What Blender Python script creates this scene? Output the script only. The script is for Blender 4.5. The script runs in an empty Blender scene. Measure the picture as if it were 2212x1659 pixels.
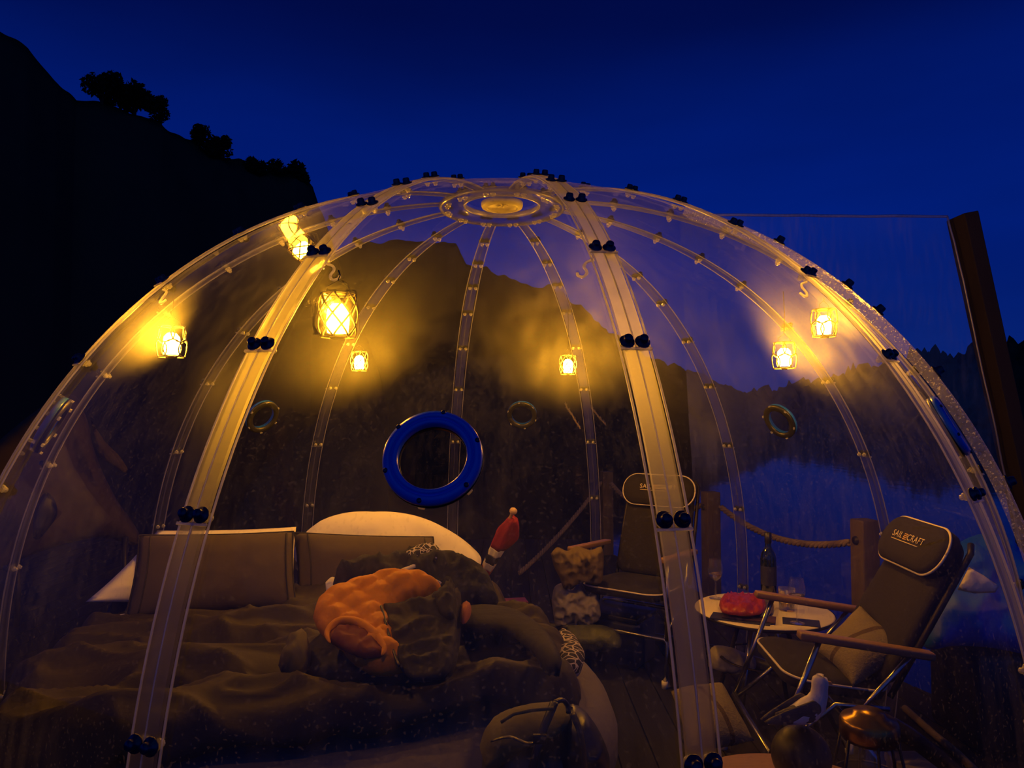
import bpy, bmesh, math, random
from math import sin, cos, pi, radians as R, sqrt, hypot, exp
from mathutils import Vector as V, Matrix, noise
from mathutils.geometry import delaunay_2d_cdt

random.seed(7)
scene = bpy.context.scene
COL = scene.collection

# ------------------------------------------------------------------ camera, sky, light, exposure
FPX, PITCH, ZC = 1523.66, R(2.1827), 1.386
cam_d = bpy.data.cameras.new('camera')
cam_d.sensor_width = 36
cam_d.lens = 36 * FPX / 2212
cam_d.clip_end = 2000
cam = bpy.data.objects.new('camera', cam_d)
COL.objects.link(cam)
cam.location = (0, 0, ZC)
cam.rotation_euler = (pi / 2 + PITCH, 0, 0)
scene.camera = cam
scene.view_settings.view_transform = 'Standard'
scene.view_settings.look = 'None'
scene.view_settings.gamma = 1
scene.view_settings.use_curve_mapping = False
scene.view_settings.exposure = 0.0
try:
    scene.cycles.transparent_max_bounces = 24
    scene.cycles.max_bounces = 5
    scene.cycles.diffuse_bounces = 2
    scene.cycles.glossy_bounces = 2
    scene.cycles.transmission_bounces = 4
    scene.cycles.use_adaptive_sampling = True
    scene.cycles.adaptive_threshold = 0.1
    scene.cycles.adaptive_min_samples = 16
    scene.cycles.use_denoising = True
    scene.cycles.sample_clamp_indirect = 3.0
    scene.cycles.caustics_reflective = False
    scene.cycles.caustics_refractive = False
except Exception:
    pass

world = bpy.data.worlds.new('dusk_sky')
scene.world = world
world.use_nodes = True
wn = world.node_tree.nodes
wl = world.node_tree.links
bg = wn['Background']
tc = wn.new('ShaderNodeTexCoord')
sx = wn.new('ShaderNodeSeparateXYZ')
wl.new(tc.outputs['Generated'], sx.inputs[0])
wr = wn.new('ShaderNodeValToRGB')
wr.color_ramp.interpolation = 'EASE'
els = wr.color_ramp.elements
els[0].position = 0.0; els[0].color = (0.0022, 0.0160, 0.16, 1)
els[1].position = 0.62; els[1].color = (0.0004, 0.0022, 0.034, 1)
for pos, c in ((0.22, (0.0004, 0.0125, 0.185)), (0.34, (0.0003, 0.0100, 0.158)), (0.5, (0.0003, 0.0032, 0.058))):
    e = els.new(pos); e.color = (*c, 1)
wl.new(sx.outputs['Z'], wr.inputs[0])
wnz = wn.new('ShaderNodeTexNoise')
wnz.inputs['Scale'].default_value = 2.2
wnz.inputs['Detail'].default_value = 3
wmp = wn.new('ShaderNodeMapping'); wmp.inputs['Scale'].default_value = (1, 1, 4)
wl.new(tc.outputs['Generated'], wmp.inputs[0]); wl.new(wmp.outputs[0], wnz.inputs['Vector'])
wmr = wn.new('ShaderNodeMapRange'); wmr.inputs[1].default_value = .3; wmr.inputs[2].default_value = .7
wmr.inputs[3].default_value = .86; wmr.inputs[4].default_value = 1.1
wl.new(wnz.outputs[0], wmr.inputs[0])
wmx = wn.new('ShaderNodeMix'); wmx.data_type = 'RGBA'; wmx.blend_type = 'MULTIPLY'; wmx.inputs[0].default_value = 1
wl.new(wr.outputs[0], wmx.inputs[6]); wl.new(wmr.outputs[0], wmx.inputs[7])
wl.new(wmx.outputs[2], bg.inputs[0])
bg.inputs[1].default_value = 1.0

sun_d = bpy.data.lights.new('twilight_fill', 'SUN')  # added blue fill from behind the camera, for sheen on vent and knobs
sun_d.energy = 0.10
sun_d.angle = R(80)
sun_d.color = (0.10, 0.32, 1.0)
sun = bpy.data.objects.new('twilight_fill', sun_d)
COL.objects.link(sun)
sun.rotation_euler = (R(58), 0, R(8))
sun.location = (0, -4, 6)

LAMP_COL = (1.0, 0.40, 0.016)
LAMP_POWER = 520.0

# ------------------------------------------------------------------ pixel rays (only to place things at chosen distances)
def ray(px, py):
    u = (px - 1106) / FPX; v = (829.5 - py) / FPX
    c, s = cos(PITCH), sin(PITCH)
    d = V((u, c - v * s, s + v * c))
    return d / d.y
def PY(px, py, y):
    return ray(px, py) * y + V((0, 0, ZC))
def PZ(px, py, z):
    d = ray(px, py)
    return d * ((z - ZC) / d.z) + V((0, 0, ZC))

# ------------------------------------------------------------------ materials
MATS = {}
def mat(name, col, rough=.6, metal=0, spec=.5, var=0, vscale=20, bump=0, bscale=60, trans=0, coat=0, col2=None, sheen=0, stretch=None):
    if name in MATS: return MATS[name]
    m = bpy.data.materials.new(name); m.use_nodes = True
    nt = m.node_tree; b = nt.nodes['Principled BSDF']
    b.inputs['Base Color'].default_value = (*col, 1)
    b.inputs['Roughness'].default_value = rough
    b.inputs['Metallic'].default_value = metal
    b.inputs['Specular IOR Level'].default_value = spec
    b.inputs['Transmission Weight'].default_value = trans
    b.inputs['Coat Weight'].default_value = coat
    b.inputs['Sheen Weight'].default_value = sheen
    t = nt.nodes.new('ShaderNodeTexCoord')
    src = t.outputs['Object']
    if stretch:
        mp = nt.nodes.new('ShaderNodeMapping'); mp.inputs['Scale'].default_value = stretch
        nt.links.new(src, mp.inputs[0]); src = mp.outputs[0]
    n = nt.nodes.new('ShaderNodeTexNoise'); n.inputs['Scale'].default_value = vscale; n.inputs['Detail'].default_value = 5
    nt.links.new(src, n.inputs['Vector'])
    c2 = col2 or tuple(min(1, c * (1 - (var or .12))) for c in col)
    mx = nt.nodes.new('ShaderNodeMix'); mx.data_type = 'RGBA'
    mx.inputs[6].default_value = (*col, 1); mx.inputs[7].default_value = (*c2, 1)
    nt.links.new(n.outputs[0], mx.inputs[0]); nt.links.new(mx.outputs[2], b.inputs['Base Color'])
    if bump:
        n2 = nt.nodes.new('ShaderNodeTexNoise'); n2.inputs['Scale'].default_value = bscale; n2.inputs['Detail'].default_value = 4
        nt.links.new(src, n2.inputs['Vector'])
        bp = nt.nodes.new('ShaderNodeBump'); bp.inputs['Strength'].default_value = bump; bp.inputs['Distance'].default_value = .01
        nt.links.new(n2.outputs[0], bp.inputs['Height']); nt.links.new(bp.outputs[0], b.inputs['Normal'])
    MATS[name] = m
    return m

def clear_plastic(name, base, streak, speck, gloss=1.0, rough=.05, bump=0, bscale=30, tint=(.97, .97, .97), rlobe=.03, fwd=0, fior=1.15, patch=1.0):
    """thin clear sheet: see-through, a little dusty haze that catches light, mirror-like skin"""
    m = bpy.data.materials.new(name); m.use_nodes = True
    nt = m.node_tree; N = nt.nodes; L = nt.links
    N.remove(N['Principled BSDF']); out = N['Material Output']
    t = N.new('ShaderNodeTexCoord')
    mp = N.new('ShaderNodeMapping'); mp.inputs['Scale'].default_value = (9, 9, 1.3); L.new(t.outputs['Object'], mp.inputs[0])
    n1 = N.new('ShaderNodeTexNoise'); n1.inputs['Scale'].default_value = 3.0; n1.inputs['Detail'].default_value = 3; L.new(mp.outputs[0], n1.inputs['Vector'])
    n2 = N.new('ShaderNodeTexNoise'); n2.inputs['Scale'].default_value = 2.3; n2.inputs['Detail'].default_value = 1; L.new(t.outputs['Object'], n2.inputs['Vector'])
    n3 = N.new('ShaderNodeTexNoise'); n3.inputs['Scale'].default_value = 160; n3.inputs['Detail'].default_value = 0; L.new(t.outputs['Object'], n3.inputs['Vector'])
    def mr(sock, a, b, c, d):
        r = N.new('ShaderNodeMapRange'); r.inputs[1].default_value = a; r.inputs[2].default_value = b; r.inputs[3].default_value = c; r.inputs[4].default_value = d
        L.new(sock, r.inputs[0]); return r.outputs[0]
    def op(o, a, b):
        x = N.new('ShaderNodeMath'); x.operation = o
        for i, s in enumerate((a, b)):
            if hasattr(s, 'links'): L.new(s, x.inputs[i])
            else: x.inputs[i].default_value = s
        return x.outputs[0]
    s1 = op('MULTIPLY', mr(n1.outputs[0], .42, .68, 0, 1), mr(n2.outputs[0], .4, .65, .15, 1))
    h = op('ADD', op('MULTIPLY', s1, streak), base)
    h = op('ADD', h, op('MULTIPLY', mr(n3.outputs[0], .69, .74, 0, 1), speck))
    tr = N.new('ShaderNodeBsdfTransparent'); tr.inputs[0].default_value = (*tint, 1)
    df = N.new('ShaderNodeBsdfDiffuse'); df.inputs[0].default_value = (.85, .85, .85, 1)
    tl = N.new('ShaderNodeBsdfTranslucent'); tl.inputs[0].default_value = (.9, .9, .9, 1)
    mh = N.new('ShaderNodeMixShader'); mh.inputs[0].default_value = .5; L.new(df.outputs[0], mh.inputs[1]); L.new(tl.outputs[0], mh.inputs[2])
    m1 = N.new('ShaderNodeMixShader'); L.new(h, m1.inputs[0]); L.new(tr.outputs[0], m1.inputs[1]); L.new(mh.outputs[0], m1.inputs[2])
    if fwd:   # greasy film: scatters light a few degrees off its path, patchily
        rf = N.new('ShaderNodeBsdfRefraction'); rf.distribution = 'BECKMANN'; rf.inputs['IOR'].default_value = fior; rf.inputs['Roughness'].default_value = .95; rf.inputs[0].default_value = (1, 1, 1, 1)
        mf = N.new('ShaderNodeMixShader'); L.new(op('MULTIPLY', op('ADD', op('MULTIPLY', s1, patch), .45 + .3 * (1 - patch)), fwd), mf.inputs[0]); L.new(m1.outputs[0], mf.inputs[1]); L.new(rf.outputs[0], mf.inputs[2]); m1 = mf
    gl = N.new('ShaderNodeBsdfGlossy'); gl.inputs['Roughness'].default_value = rough; gl.inputs[0].default_value = (1, 1, 1, 1)
    g2 = N.new('ShaderNodeBsdfGlossy'); g2.inputs['Roughness'].default_value = .38; g2.inputs[0].default_value = (1, 1, 1, 1)
    fr = N.new('ShaderNodeLayerWeight'); fr.inputs['Blend'].default_value = .5
    ff = op('MULTIPLY', op('ADD', op('MULTIPLY', op('POWER', fr.outputs['Facing'], 5.0), .55), .020), gloss)
    m0 = N.new('ShaderNodeMixShader'); m0.inputs[0].default_value = rlobe; L.new(m1.outputs[0], m0.inputs[1]); L.new(g2.outputs[0], m0.inputs[2])
    m2 = N.new('ShaderNodeMixShader'); L.new(ff, m2.inputs[0]); L.new(m0.outputs[0], m2.inputs[1]); L.new(gl.outputs[0], m2.inputs[2])
    if bump:
        n4 = N.new('ShaderNodeTexNoise'); n4.inputs['Scale'].default_value = bscale; n4.inputs['Detail'].default_value = 3; L.new(t.outputs['Object'], n4.inputs['Vector'])
        bp = N.new('ShaderNodeBump'); bp.inputs['Strength'].default_value = bump; bp.inputs['Distance'].default_value = .02; L.new(n4.outputs[0], bp.inputs['Height'])
        for g in (gl, g2): L.new(bp.outputs[0], g.inputs['Normal'])
    L.new(m2.outputs[0], out.inputs[0])
    MATS[name] = m
    return m

def glow(name, col, strength):
    m = bpy.data.materials.new(name); m.use_nodes = True
    nt = m.node_tree; nt.nodes.remove(nt.nodes['Principled BSDF'])
    e = nt.nodes.new('ShaderNodeEmission'); e.inputs[0].default_value = (*col, 1); e.inputs[1].default_value = strength
    nt.links.new(e.outputs[0], nt.nodes['Material Output'].inputs[0]); return m

PANEL = clear_plastic('dome_panel_plastic', .003, .030, .05, gloss=.9, rough=.03, rlobe=.004, fwd=.088, patch=.6)
RIBM = clear_plastic('rib_plastic', .018, .010, .02, gloss=.7, rough=.12, rlobe=.015, fwd=.50, fior=1.27, patch=.12)
BEAD = clear_plastic('rib_edge_plastic', .34, .15, .1, gloss=.8, rough=.2, rlobe=.15, fwd=.5, fior=1.35)
NUTM = clear_plastic('clear_nut_plastic', .26, .05, .1, gloss=1, rough=.05, rlobe=.12)
SEALM = clear_plastic('bubbled_seal', .10, .12, .55, gloss=1, rough=.06, bump=.9, bscale=70, rlobe=.10)
SHEET = clear_plastic('clear_sheet', .010, .12, .04, gloss=1.2, rough=.10, bump=.5, bscale=4, rlobe=.06)
GLASS = clear_plastic('drinking_glass', .035, .02, .0, gloss=2.0, rough=.01, rlobe=.02)
KNOB = mat('knob_sky_sheen_blue', (.003, .010, .055), .28, spec=.6, col2=(.002, .008, .04))  # near-black knobs; blue sky sheen put into the colour
VENTM = mat('vent_sky_reflection_blue', (.02, .20, .95), .28, spec=.5, coat=.3, col2=(.016, .17, .85))  # sky reflection on the black ring put into its base colour
CAGE = mat('lantern_brass_wire', (.10, .075, .05), .5, metal=.3)
CAGECAP = mat('lantern_dark_cap', (.06, .05, .04), .5, metal=.4)
CREAM = mat('cream_plastic', (.82, .76, .62), .45)
WHITE = mat('white_cotton', (.17, .15, .165), .85, bump=.25, bscale=35)
PILLOWW = mat('white_pillow_cotton', (.90, .84, .78), .85, bump=.2, bscale=25)
GREYP = mat('taupe_grey_cotton', (.098, .074, .056), .9, bump=.15, bscale=30)
DUVETM = mat('olive_brown_duvet', (.034, .024, .0125), .72, bump=.2, bscale=40)
SEAM = mat('dark_seam', (.035, .03, .028), .9)
ORANGE = mat('orange_nylon', (.66, .255, .006), .6, spec=.25, bump=.25, bscale=45)
SHELL = mat('dark_olive_nylon', (.018, .017, .014), .75, spec=.25, bump=.35, bscale=30, col2=(.026, .023, .016))
NAVY = mat('navy_wool', (.012, .014, .026), .9, bump=.4, bscale=25)
OLIVE = mat('olive_canvas', (.11, .09, .022), .8, bump=.3, bscale=30)
PAPER = mat('tan_paper', (.17, .12, .055), .8, bump=.5, bscale=18)
BAGW = mat('white_plastic_bag', (.36, .32, .27), .5, bump=.6, bscale=14)
CHARCOAL = mat('charcoal_pad_fabric', (.015, .0115, .012), .9, bump=.1, bscale=90)
PIPING = mat('white_piping', (.75, .68, .58), .7)
ALU = mat('aluminium_tube', (.45, .45, .45), .25, metal=1)
WOOD = mat('varnished_wood', (.34, .19, .08), .45, stretch=(2, 14, 14), vscale=9, var=.4)
POSTW = mat('weathered_post_wood', (.15, .10, .06), .8, stretch=(9, 9, 1), vscale=5, var=.4, bump=.3)
ROPEM = mat('hemp_rope', (.30, .22, .13), .9, bump=.5, bscale=50)
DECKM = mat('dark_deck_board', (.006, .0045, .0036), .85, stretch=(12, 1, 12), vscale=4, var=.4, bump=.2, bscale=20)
HILLM = mat('dark_hillside', (.10, .065, .040), 1.0, spec=.0, vscale=.4, col2=(.06, .045, .03), bump=.5, bscale=1.5)
LEAF = mat('dark_foliage', (.020, .022, .012), .9, spec=.1)
BARK = mat('dark_bark', (.03, .022, .016), .9)
TABLEW = mat('white_laminate', (.80, .72, .62), .5)
BLACK = mat('black_plastic', (.012, .012, .013), .4)
REDBAG = mat('red_foil', (.34, .028, .014), .45, bump=.6, bscale=22, coat=.2)
DARKBLUE = mat('dark_blue_paper', (.02, .025, .06), .5)
BOTTLE = mat('dark_green_bottle_glass', (.006, .012, .006), .05, spec=.8, coat=.6)
CANVAS = mat('tan_canvas', (.07, .042, .02), .9, bump=.2, bscale=12)
BLUESTAND = mat('blue_reflection_stand_in', (.01, .12, .75), .5, bump=.4, bscale=8)  # colour of the added shape that stands in for a blue reflection
BRASS = mat('brass', (.28, .17, .05), .3, metal=1)
DARKMETAL = mat('dark_lantern_metal', (.04, .035, .03), .45, metal=.7)
GULLW = mat('gull_white_paint', (.80, .74, .66), .7, bump=.1, bscale=60)
GULLG = mat('gull_grey_paint', (.085, .075, .065), .7, bump=.35, bscale=70, stretch=(1, 4, 4))
BALLM = mat('dark_float', (.007, .006, .0055), .5)
FLAGR = mat('flag_red', (.30, .010, .022), .8, bump=.2)
FLAGW = mat('flag_white', (.80, .74, .62), .8)
FLAGB = mat('flag_navy', (.012, .015, .06), .8)

def striped(name, base, stripe, axis, scale, width):
    m = mat(name, base, .9, bump=.5, bscale=120)
    nt = m.node_tree; b = nt.nodes['Principled BSDF']
    t = nt.nodes.new('ShaderNodeTexCoord'); s = nt.nodes.new('ShaderNodeSeparateXYZ'); nt.links.new(t.outputs['Object'], s.inputs[0])
    w = nt.nodes.new('ShaderNodeMath'); w.operation = 'PINGPONG'; w.inputs[1].default_value = scale
    ab = nt.nodes.new('ShaderNodeMath'); ab.operation = 'ABSOLUTE'; nt.links.new(s.outputs[axis], ab.inputs[0])
    nt.links.new(ab.outputs[0], w.inputs[0])
    lt = nt.nodes.new('ShaderNodeMath'); lt.operation = 'LESS_THAN'; lt.inputs[1].default_value = width; nt.links.new(w.outputs[0], lt.inputs[0])
    li = nt.nodes.new('ShaderNodeMath'); li.operation = 'LESS_THAN'; li.inputs[1].default_value = scale * 1.6; nt.links.new(ab.outputs[0], li.inputs[0])
    mu = nt.nodes.new('ShaderNodeMath'); mu.operation = 'MULTIPLY'; nt.links.new(lt.outputs[0], mu.inputs[0]); nt.links.new(li.outputs[0], mu.inputs[1])
    mx = nt.nodes.new('ShaderNodeMix'); mx.data_type = 'RGBA'
    old = b.inputs['Base Color'].links[0].from_socket
    nt.links.new(mu.outputs[0], mx.inputs[0]); nt.links.new(old, mx.inputs[6]); mx.inputs[7].default_value = (*stripe, 1)
    nt.links.new(mx.outputs[2], b.inputs['Base Color'])
    return m
CUSHM = striped('beige_striped_cushion', (.23, .19, .11), (.09, .06, .03), 0, .035, .009)
def patterned(name, a, b_, scale):
    m = mat(name, a, .9, bump=.3)
    nt = m.node_tree; b = nt.nodes['Principled BSDF']
    t = nt.nodes.new('ShaderNodeTexCoord'); n = nt.nodes.new('ShaderNodeTexVoronoi'); n.feature = 'DISTANCE_TO_EDGE'; n.inputs['Scale'].default_value = scale
    nt.links.new(t.outputs['Object'], n.inputs['Vector'])
    lt = nt.nodes.new('ShaderNodeMath'); lt.operation = 'LESS_THAN'; lt.inputs[1].default_value = .07; nt.links.new(n.outputs['Distance'], lt.inputs[0])
    mx = nt.nodes.new('ShaderNodeMix'); mx.data_type = 'RGBA'; mx.inputs[6].default_value = (*a, 1); mx.inputs[7].default_value = (*b_, 1)
    nt.links.new(lt.outputs[0], mx.inputs[0]); nt.links.new(mx.outputs[2], b.inputs['Base Color'])
    return m
PATTERN = patterned('black_white_knit', (.015, .015, .018), (.55, .47, .38), 32)
PATTERN2 = patterned('white_lace_print', (.03, .03, .035), (.62, .55, .46), 45)

# ------------------------------------------------------------------ mesh helpers
class MB:
    def __init__(s): s.v = []; s.f = []
    def add(s, vs, fs):
        o = len(s.v); s.v += [tuple(v) for v in vs]; s.f += [tuple(i + o for i in f) for f in fs]; return s
    def box(s, c, size, rot=None, bev=0):
        x, y, z = (a / 2 for a in size); c = V(c)
        b = min(bev, x * .49, y * .49, z * .49)
        if b <= 0:
            vs = [V((i * x, j * y, k * z)) for i in (-1, 1) for j in (-1, 1) for k in (-1, 1)]
            fs = [(0, 1, 3, 2), (4, 6, 7, 5), (0, 4, 5, 1), (2, 3, 7, 6), (0, 2, 6, 4), (1, 5, 7, 3)]
        else:
            bm = bmesh.new(); bmesh.ops.create_cube(bm, size=1)
            for v in bm.verts: v.co = V((v.co.x * 2 * x, v.co.y * 2 * y, v.co.z * 2 * z))
            bmesh.ops.bevel(bm, geom=list(bm.edges), offset=b, segments=2, affect='EDGES', profile=.5)
            bm.verts.index_update()
            vs = [v.co.copy() for v in bm.verts]; fs = [tuple(v.index for v in f.verts) for f in bm.faces]; bm.free()
        if rot is not None: vs = [rot @ v for v in vs]
        return s.add([v + c for v in vs], fs)
    def tube(s, path, r, n=8, cap=True, squash=1):
        P = [V(p) for p in path]; rr = r if isinstance(r, (list, tuple)) else [r] * len(P)
        vs = []; fs = []; up = None
        for i, p in enumerate(P):
            t = (P[min(i + 1, len(P) - 1)] - P[max(i - 1, 0)]).normalized()
            if up is None:
                up = V((0, 0, 1)) if abs(t.z) < .9 else V((1, 0, 0))
            a = t.cross(up)
            if a.length < 1e-6: a = t.cross(V((0, 1, 0)))
            a.normalize(); up = a.cross(t).normalized()
            for k in range(n):
                w = 2 * pi * k / n; vs.append(p + (a * cos(w) + up * (sin(w) * squash)) * rr[i])
        for i in range(len(P) - 1):
            for k in range(n):
                fs.append((i * n + k, i * n + (k + 1) % n, (i + 1) * n + (k + 1) % n, (i + 1) * n + k))
        if cap:
            fs.append(tuple(range(n - 1, -1, -1))); fs.append(tuple((len(P) - 1) * n + k for k in range(n)))
        return s.add(vs, fs)
    def lathe(s, prof, n=24, mtx=None):
        vs = []; fs = []
        for r, z in prof:
            for k in range(n):
                w = 2 * pi * k / n; v = V((r * cos(w), r * sin(w), z)); vs.append(mtx @ v if mtx else v)
        for i in range(len(prof) - 1):
            for k in range(n):
                fs.append((i * n + k, i * n + (k + 1) % n, (i + 1) * n + (k + 1) % n, (i + 1) * n + k))
        return s.add(vs, fs)
    def loft(s, secs, close=True, cap=True):
        n = len(secs[0]); vs = [p for q in secs for p in q]; fs = []
        for i in range(len(secs) - 1):
            for k in range(n if close else n - 1):
                fs.append((i * n + k, i * n + (k + 1) % n, (i + 1) * n + (k + 1) % n, (i + 1) * n + k))
        if cap and close:
            fs.append(tuple(range(n - 1, -1, -1))); fs.append(tuple((len(secs) - 1) * n + k for k in range(n)))
        return s.add(vs, fs)
    def mesh(s, name, m, smooth=True):
        me = bpy.data.meshes.new(name); me.from_pydata(s.v, [], s.f); me.update()
        if smooth: me.polygons.foreach_set('use_smooth', [True] * len(me.polygons))
        me.materials.append(m); return me
    def obj(s, name, m, parent=None, smooth=True, fix=True):
        me = s.mesh(name, m, smooth)
        if fix:
            bm = bmesh.new(); bm.from_mesh(me); bmesh.ops.recalc_face_normals(bm, faces=bm.faces); bm.to_mesh(me); bm.free()
        return link(name, me, parent)
def link(name, data, parent=None):
    o = bpy.data.objects.new(name, data); COL.objects.link(o)
    if parent: o.parent = parent
    return o
def smooth_angle(o, deg=40):
    me = o.data
    bm = bmesh.new(); bm.from_mesh(me)
    for e in bm.edges:
        e.smooth = not (len(e.link_faces) == 2 and e.calc_face_angle(0) > R(deg))
    bm.to_mesh(me); bm.free(); return o
def tag(o, label, cat, group=None):
    o['label'] = label; o['category'] = cat
    if group: o['group'] = group
    return o
def struct(o): o['kind'] = 'structure'; return o
def thing(name, label, cat, loc=(0, 0, 0), rz=0, group=None):
    o = link(name, None); o.location = loc; o.rotation_euler = (0, 0, rz)
    return tag(o, label, cat, group)
def copy_tree(o, parent=None):
    c = o.copy(); COL.objects.link(c); c.parent = parent
    for ch in list(o.children): copy_tree(ch, c)
    return c
def catmull(pts, n=8):
    P = [V(p) for p in pts]; out = []
    for i in range(len(P) - 1):
        p0, p1, p2, p3 = P[max(i - 1, 0)], P[i], P[i + 1], P[min(i + 2, len(P) - 1)]
        for k in range(n):
            t = k / n
            out.append(.5 * ((2 * p1) + (p2 - p0) * t + (2 * p0 - 5 * p1 + 4 * p2 - p3) * t * t + (3 * p1 - p0 - 3 * p2 + p3) * t ** 3))
    return out + [P[-1]]
def nz(p, f, seed=0): return noise.noise(V((p[0] * f + seed * 7.3, p[1] * f + seed * 3.1, p[2] * f - seed * 5.7)))

# ------------------------------------------------------------------ setting: deck, water, hills
def deck_edge(x):
    return 7.7 if x < .72 else 7.7 - (x - .72) * 3.12
fl = MB()
poly = [(-6, -2.5), (3.6, -2.5), (3.6, deck_edge(3.6)), (.72, 7.7), (-6, 7.7)]
fl.add([(x, y, -.14) for x, y in poly] + [(x, y, -.032) for x, y in poly],
       [tuple(range(4, -1, -1)), tuple(range(5, 10))] + [(i, (i + 1) % 5, 5 + (i + 1) % 5, 5 + i) for i in range(5)])
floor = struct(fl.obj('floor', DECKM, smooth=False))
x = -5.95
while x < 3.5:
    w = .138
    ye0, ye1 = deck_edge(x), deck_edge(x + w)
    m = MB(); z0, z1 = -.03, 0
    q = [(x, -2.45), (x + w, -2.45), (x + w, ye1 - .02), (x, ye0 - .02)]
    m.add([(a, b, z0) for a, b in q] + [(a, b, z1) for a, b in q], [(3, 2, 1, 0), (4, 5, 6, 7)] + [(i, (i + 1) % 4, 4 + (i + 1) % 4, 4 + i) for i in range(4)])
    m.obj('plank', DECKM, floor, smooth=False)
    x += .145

wm = MB(); wm.add([(-400, -60, -1.3), (400, -60, -1.3), (400, 900, -1.3), (-400, 900, -1.3)], [(0, 1, 2, 3)])
WATER = mat('still_water', (.004, .010, .030), .06, spec=.5, bump=.35, bscale=1.6, stretch=(1, .35, 1))
water = struct(wm.obj('water', WATER))

def hill(name, pts, base_frac, base_z, rough, seed, back=.25):
    """terrain rising from a shore line to a ridge given by bearing, elevation and distance"""
    ridge = [PY(a, b, d) for a, b, d in pts]
    n = 14
    fine = []
    for i in range(len(ridge) - 1):
        for k in range(n): fine.append(ridge[i].lerp(ridge[i + 1], k / n))
    fine.append(ridge[-1])
    rows = 26; secs = []
    for j in range(rows + 6):
        sec = []
        for p in fine:
            if j <= rows:
                t = j / rows
                q = V((p.x * (base_frac + (1 - base_frac) * t), p.y * (base_frac + (1 - base_frac) * t), base_z + (p.z - base_z) * (t ** 1.15)))
                am = rough * (.3 + .7 * t) * (p.y / 35)
                q.z += am * (nz(q, .5, seed) + .6 * nz(q, 1.3, seed + 2)) * (1 if 0 < j else 0)
            else:
                t = (j - rows) / 5
                q = V((p.x * (1 + back * t), p.y * (1 + back * t), base_z + (p.z - base_z) * (1 - t)))
            sec.append(q)
        secs.append(sec)
    m = MB(); m.loft(secs, close=False)
    o = struct(m.obj(name, HILLM, fix=True)); return o
hill('hillside', [(-700, -60, 22), (-300, 0, 23), (0, 78, 24), (60, 105, 25), (125, 172, 26), (165, 222, 27), (260, 222, 28), (350, 262, 29),
                  (400, 300, 30), (480, 345, 32), (560, 372, 34), (640, 378, 35), (676, 405, 36), (700, 470, 37), (760, 640, 38), (840, 860, 39)], .45, -1.35, .45, 3)
hill('hillside', [(560, 640, 55), (700, 560, 57), (790, 524, 58), (900, 518, 60), (985, 528, 61), (1008, 572, 62), (1070, 592, 64), (1150, 614, 66), (1190, 618, 67),
                  (1255, 662, 70), (1330, 728, 74), (1420, 775, 78), (1520, 815, 82), (1610, 850, 88), (1700, 880, 95)], .5, -1.35, .28, 9)
hill('hillside', [(1500, 872, 170), (1650, 850, 172), (1800, 815, 175), (1950, 775, 178), (2060, 762, 180), (2200, 742, 182), (2500, 700, 185), (2900, 650, 190)], .6, -1.35, .8, 14)

def tree(label, px, py, d, hpx, wpx, seed):
    """ridge tree: short trunk with branches, leaf clusters in lobes"""
    rnd = random.Random(seed)
    s = d / FPX
    base = PY(px, py, d); h = hpx * s; w = wpx * s
    t = thing('ridge_tree', label, 'tree', base, 0, 'trees along the ridge')
    tr = MB()
    tr.tube([(0, 0, -.4), (.02 * w, 0, h * .3), (.05 * w, 0, h * .7)], [.06 * h, .045 * h, .015 * h], 7)
    lobes = []
    for k in range(7):
        a = rnd.uniform(0, 2 * pi); rr = rnd.uniform(.1, .42) * w
        c = V((rr * cos(a), rr * sin(a), h * rnd.uniform(.35, .88)))
        lobes.append((c, rnd.uniform(.16, .30) * w))
        tr.tube([(.03 * w, 0, h * .3), c * .6 + V((0, 0, h * .1)), c], [.025 * h, .016 * h, .006 * h], 5)
    tr.obj('trunk', BARK, t)
    lf = MB()
    for c, r in lobes:
        for k in range(230):
            u = V((rnd.gauss(0, 1), rnd.gauss(0, 1), rnd.gauss(0, 1))).normalized() * r * rnd.random() ** .4
            p = c + V((u.x, u.y, u.z * 1.1)); a = V((rnd.gauss(0, 1), rnd.gauss(0, 1), rnd.gauss(0, 1))).normalized()
            b = a.cross(V((rnd.gauss(0, 1), rnd.gauss(0, 1), .3))).normalized(); l = rnd.uniform(.045, .09) * w
            lf.add([p - a * l, p + b * l * .45, p + a * l, p - b * l * .45], [(0, 1, 2, 3)])
    lf.obj('foliage', LEAF, t, smooth=False, fix=False)
tree('leafy tree on the left ridge, biggest and highest of the row', 218, 240, 27.5, 85, 85, 1)
tree('low spreading tree right beside the highest tree on the ridge', 290, 250, 28.5, 62, 95, 2)
tree('narrow tree on the ridge, just above its first step down', 345, 280, 29.5, 75, 55, 3)
tree('upright tree halfway down the ridge, alone against the sky', 425, 330, 30.5, 60, 55, 4)
tree('thin see-through tree to the right of the upright ridge tree', 470, 352, 31.5, 52, 70, 5)
tree('small bush at the foot of the ridge line', 545, 382, 33.5, 30, 60, 6)
tree('tree at the low right end of the ridge, nearest the dome', 630, 400, 35, 42, 90, 7)

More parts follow.
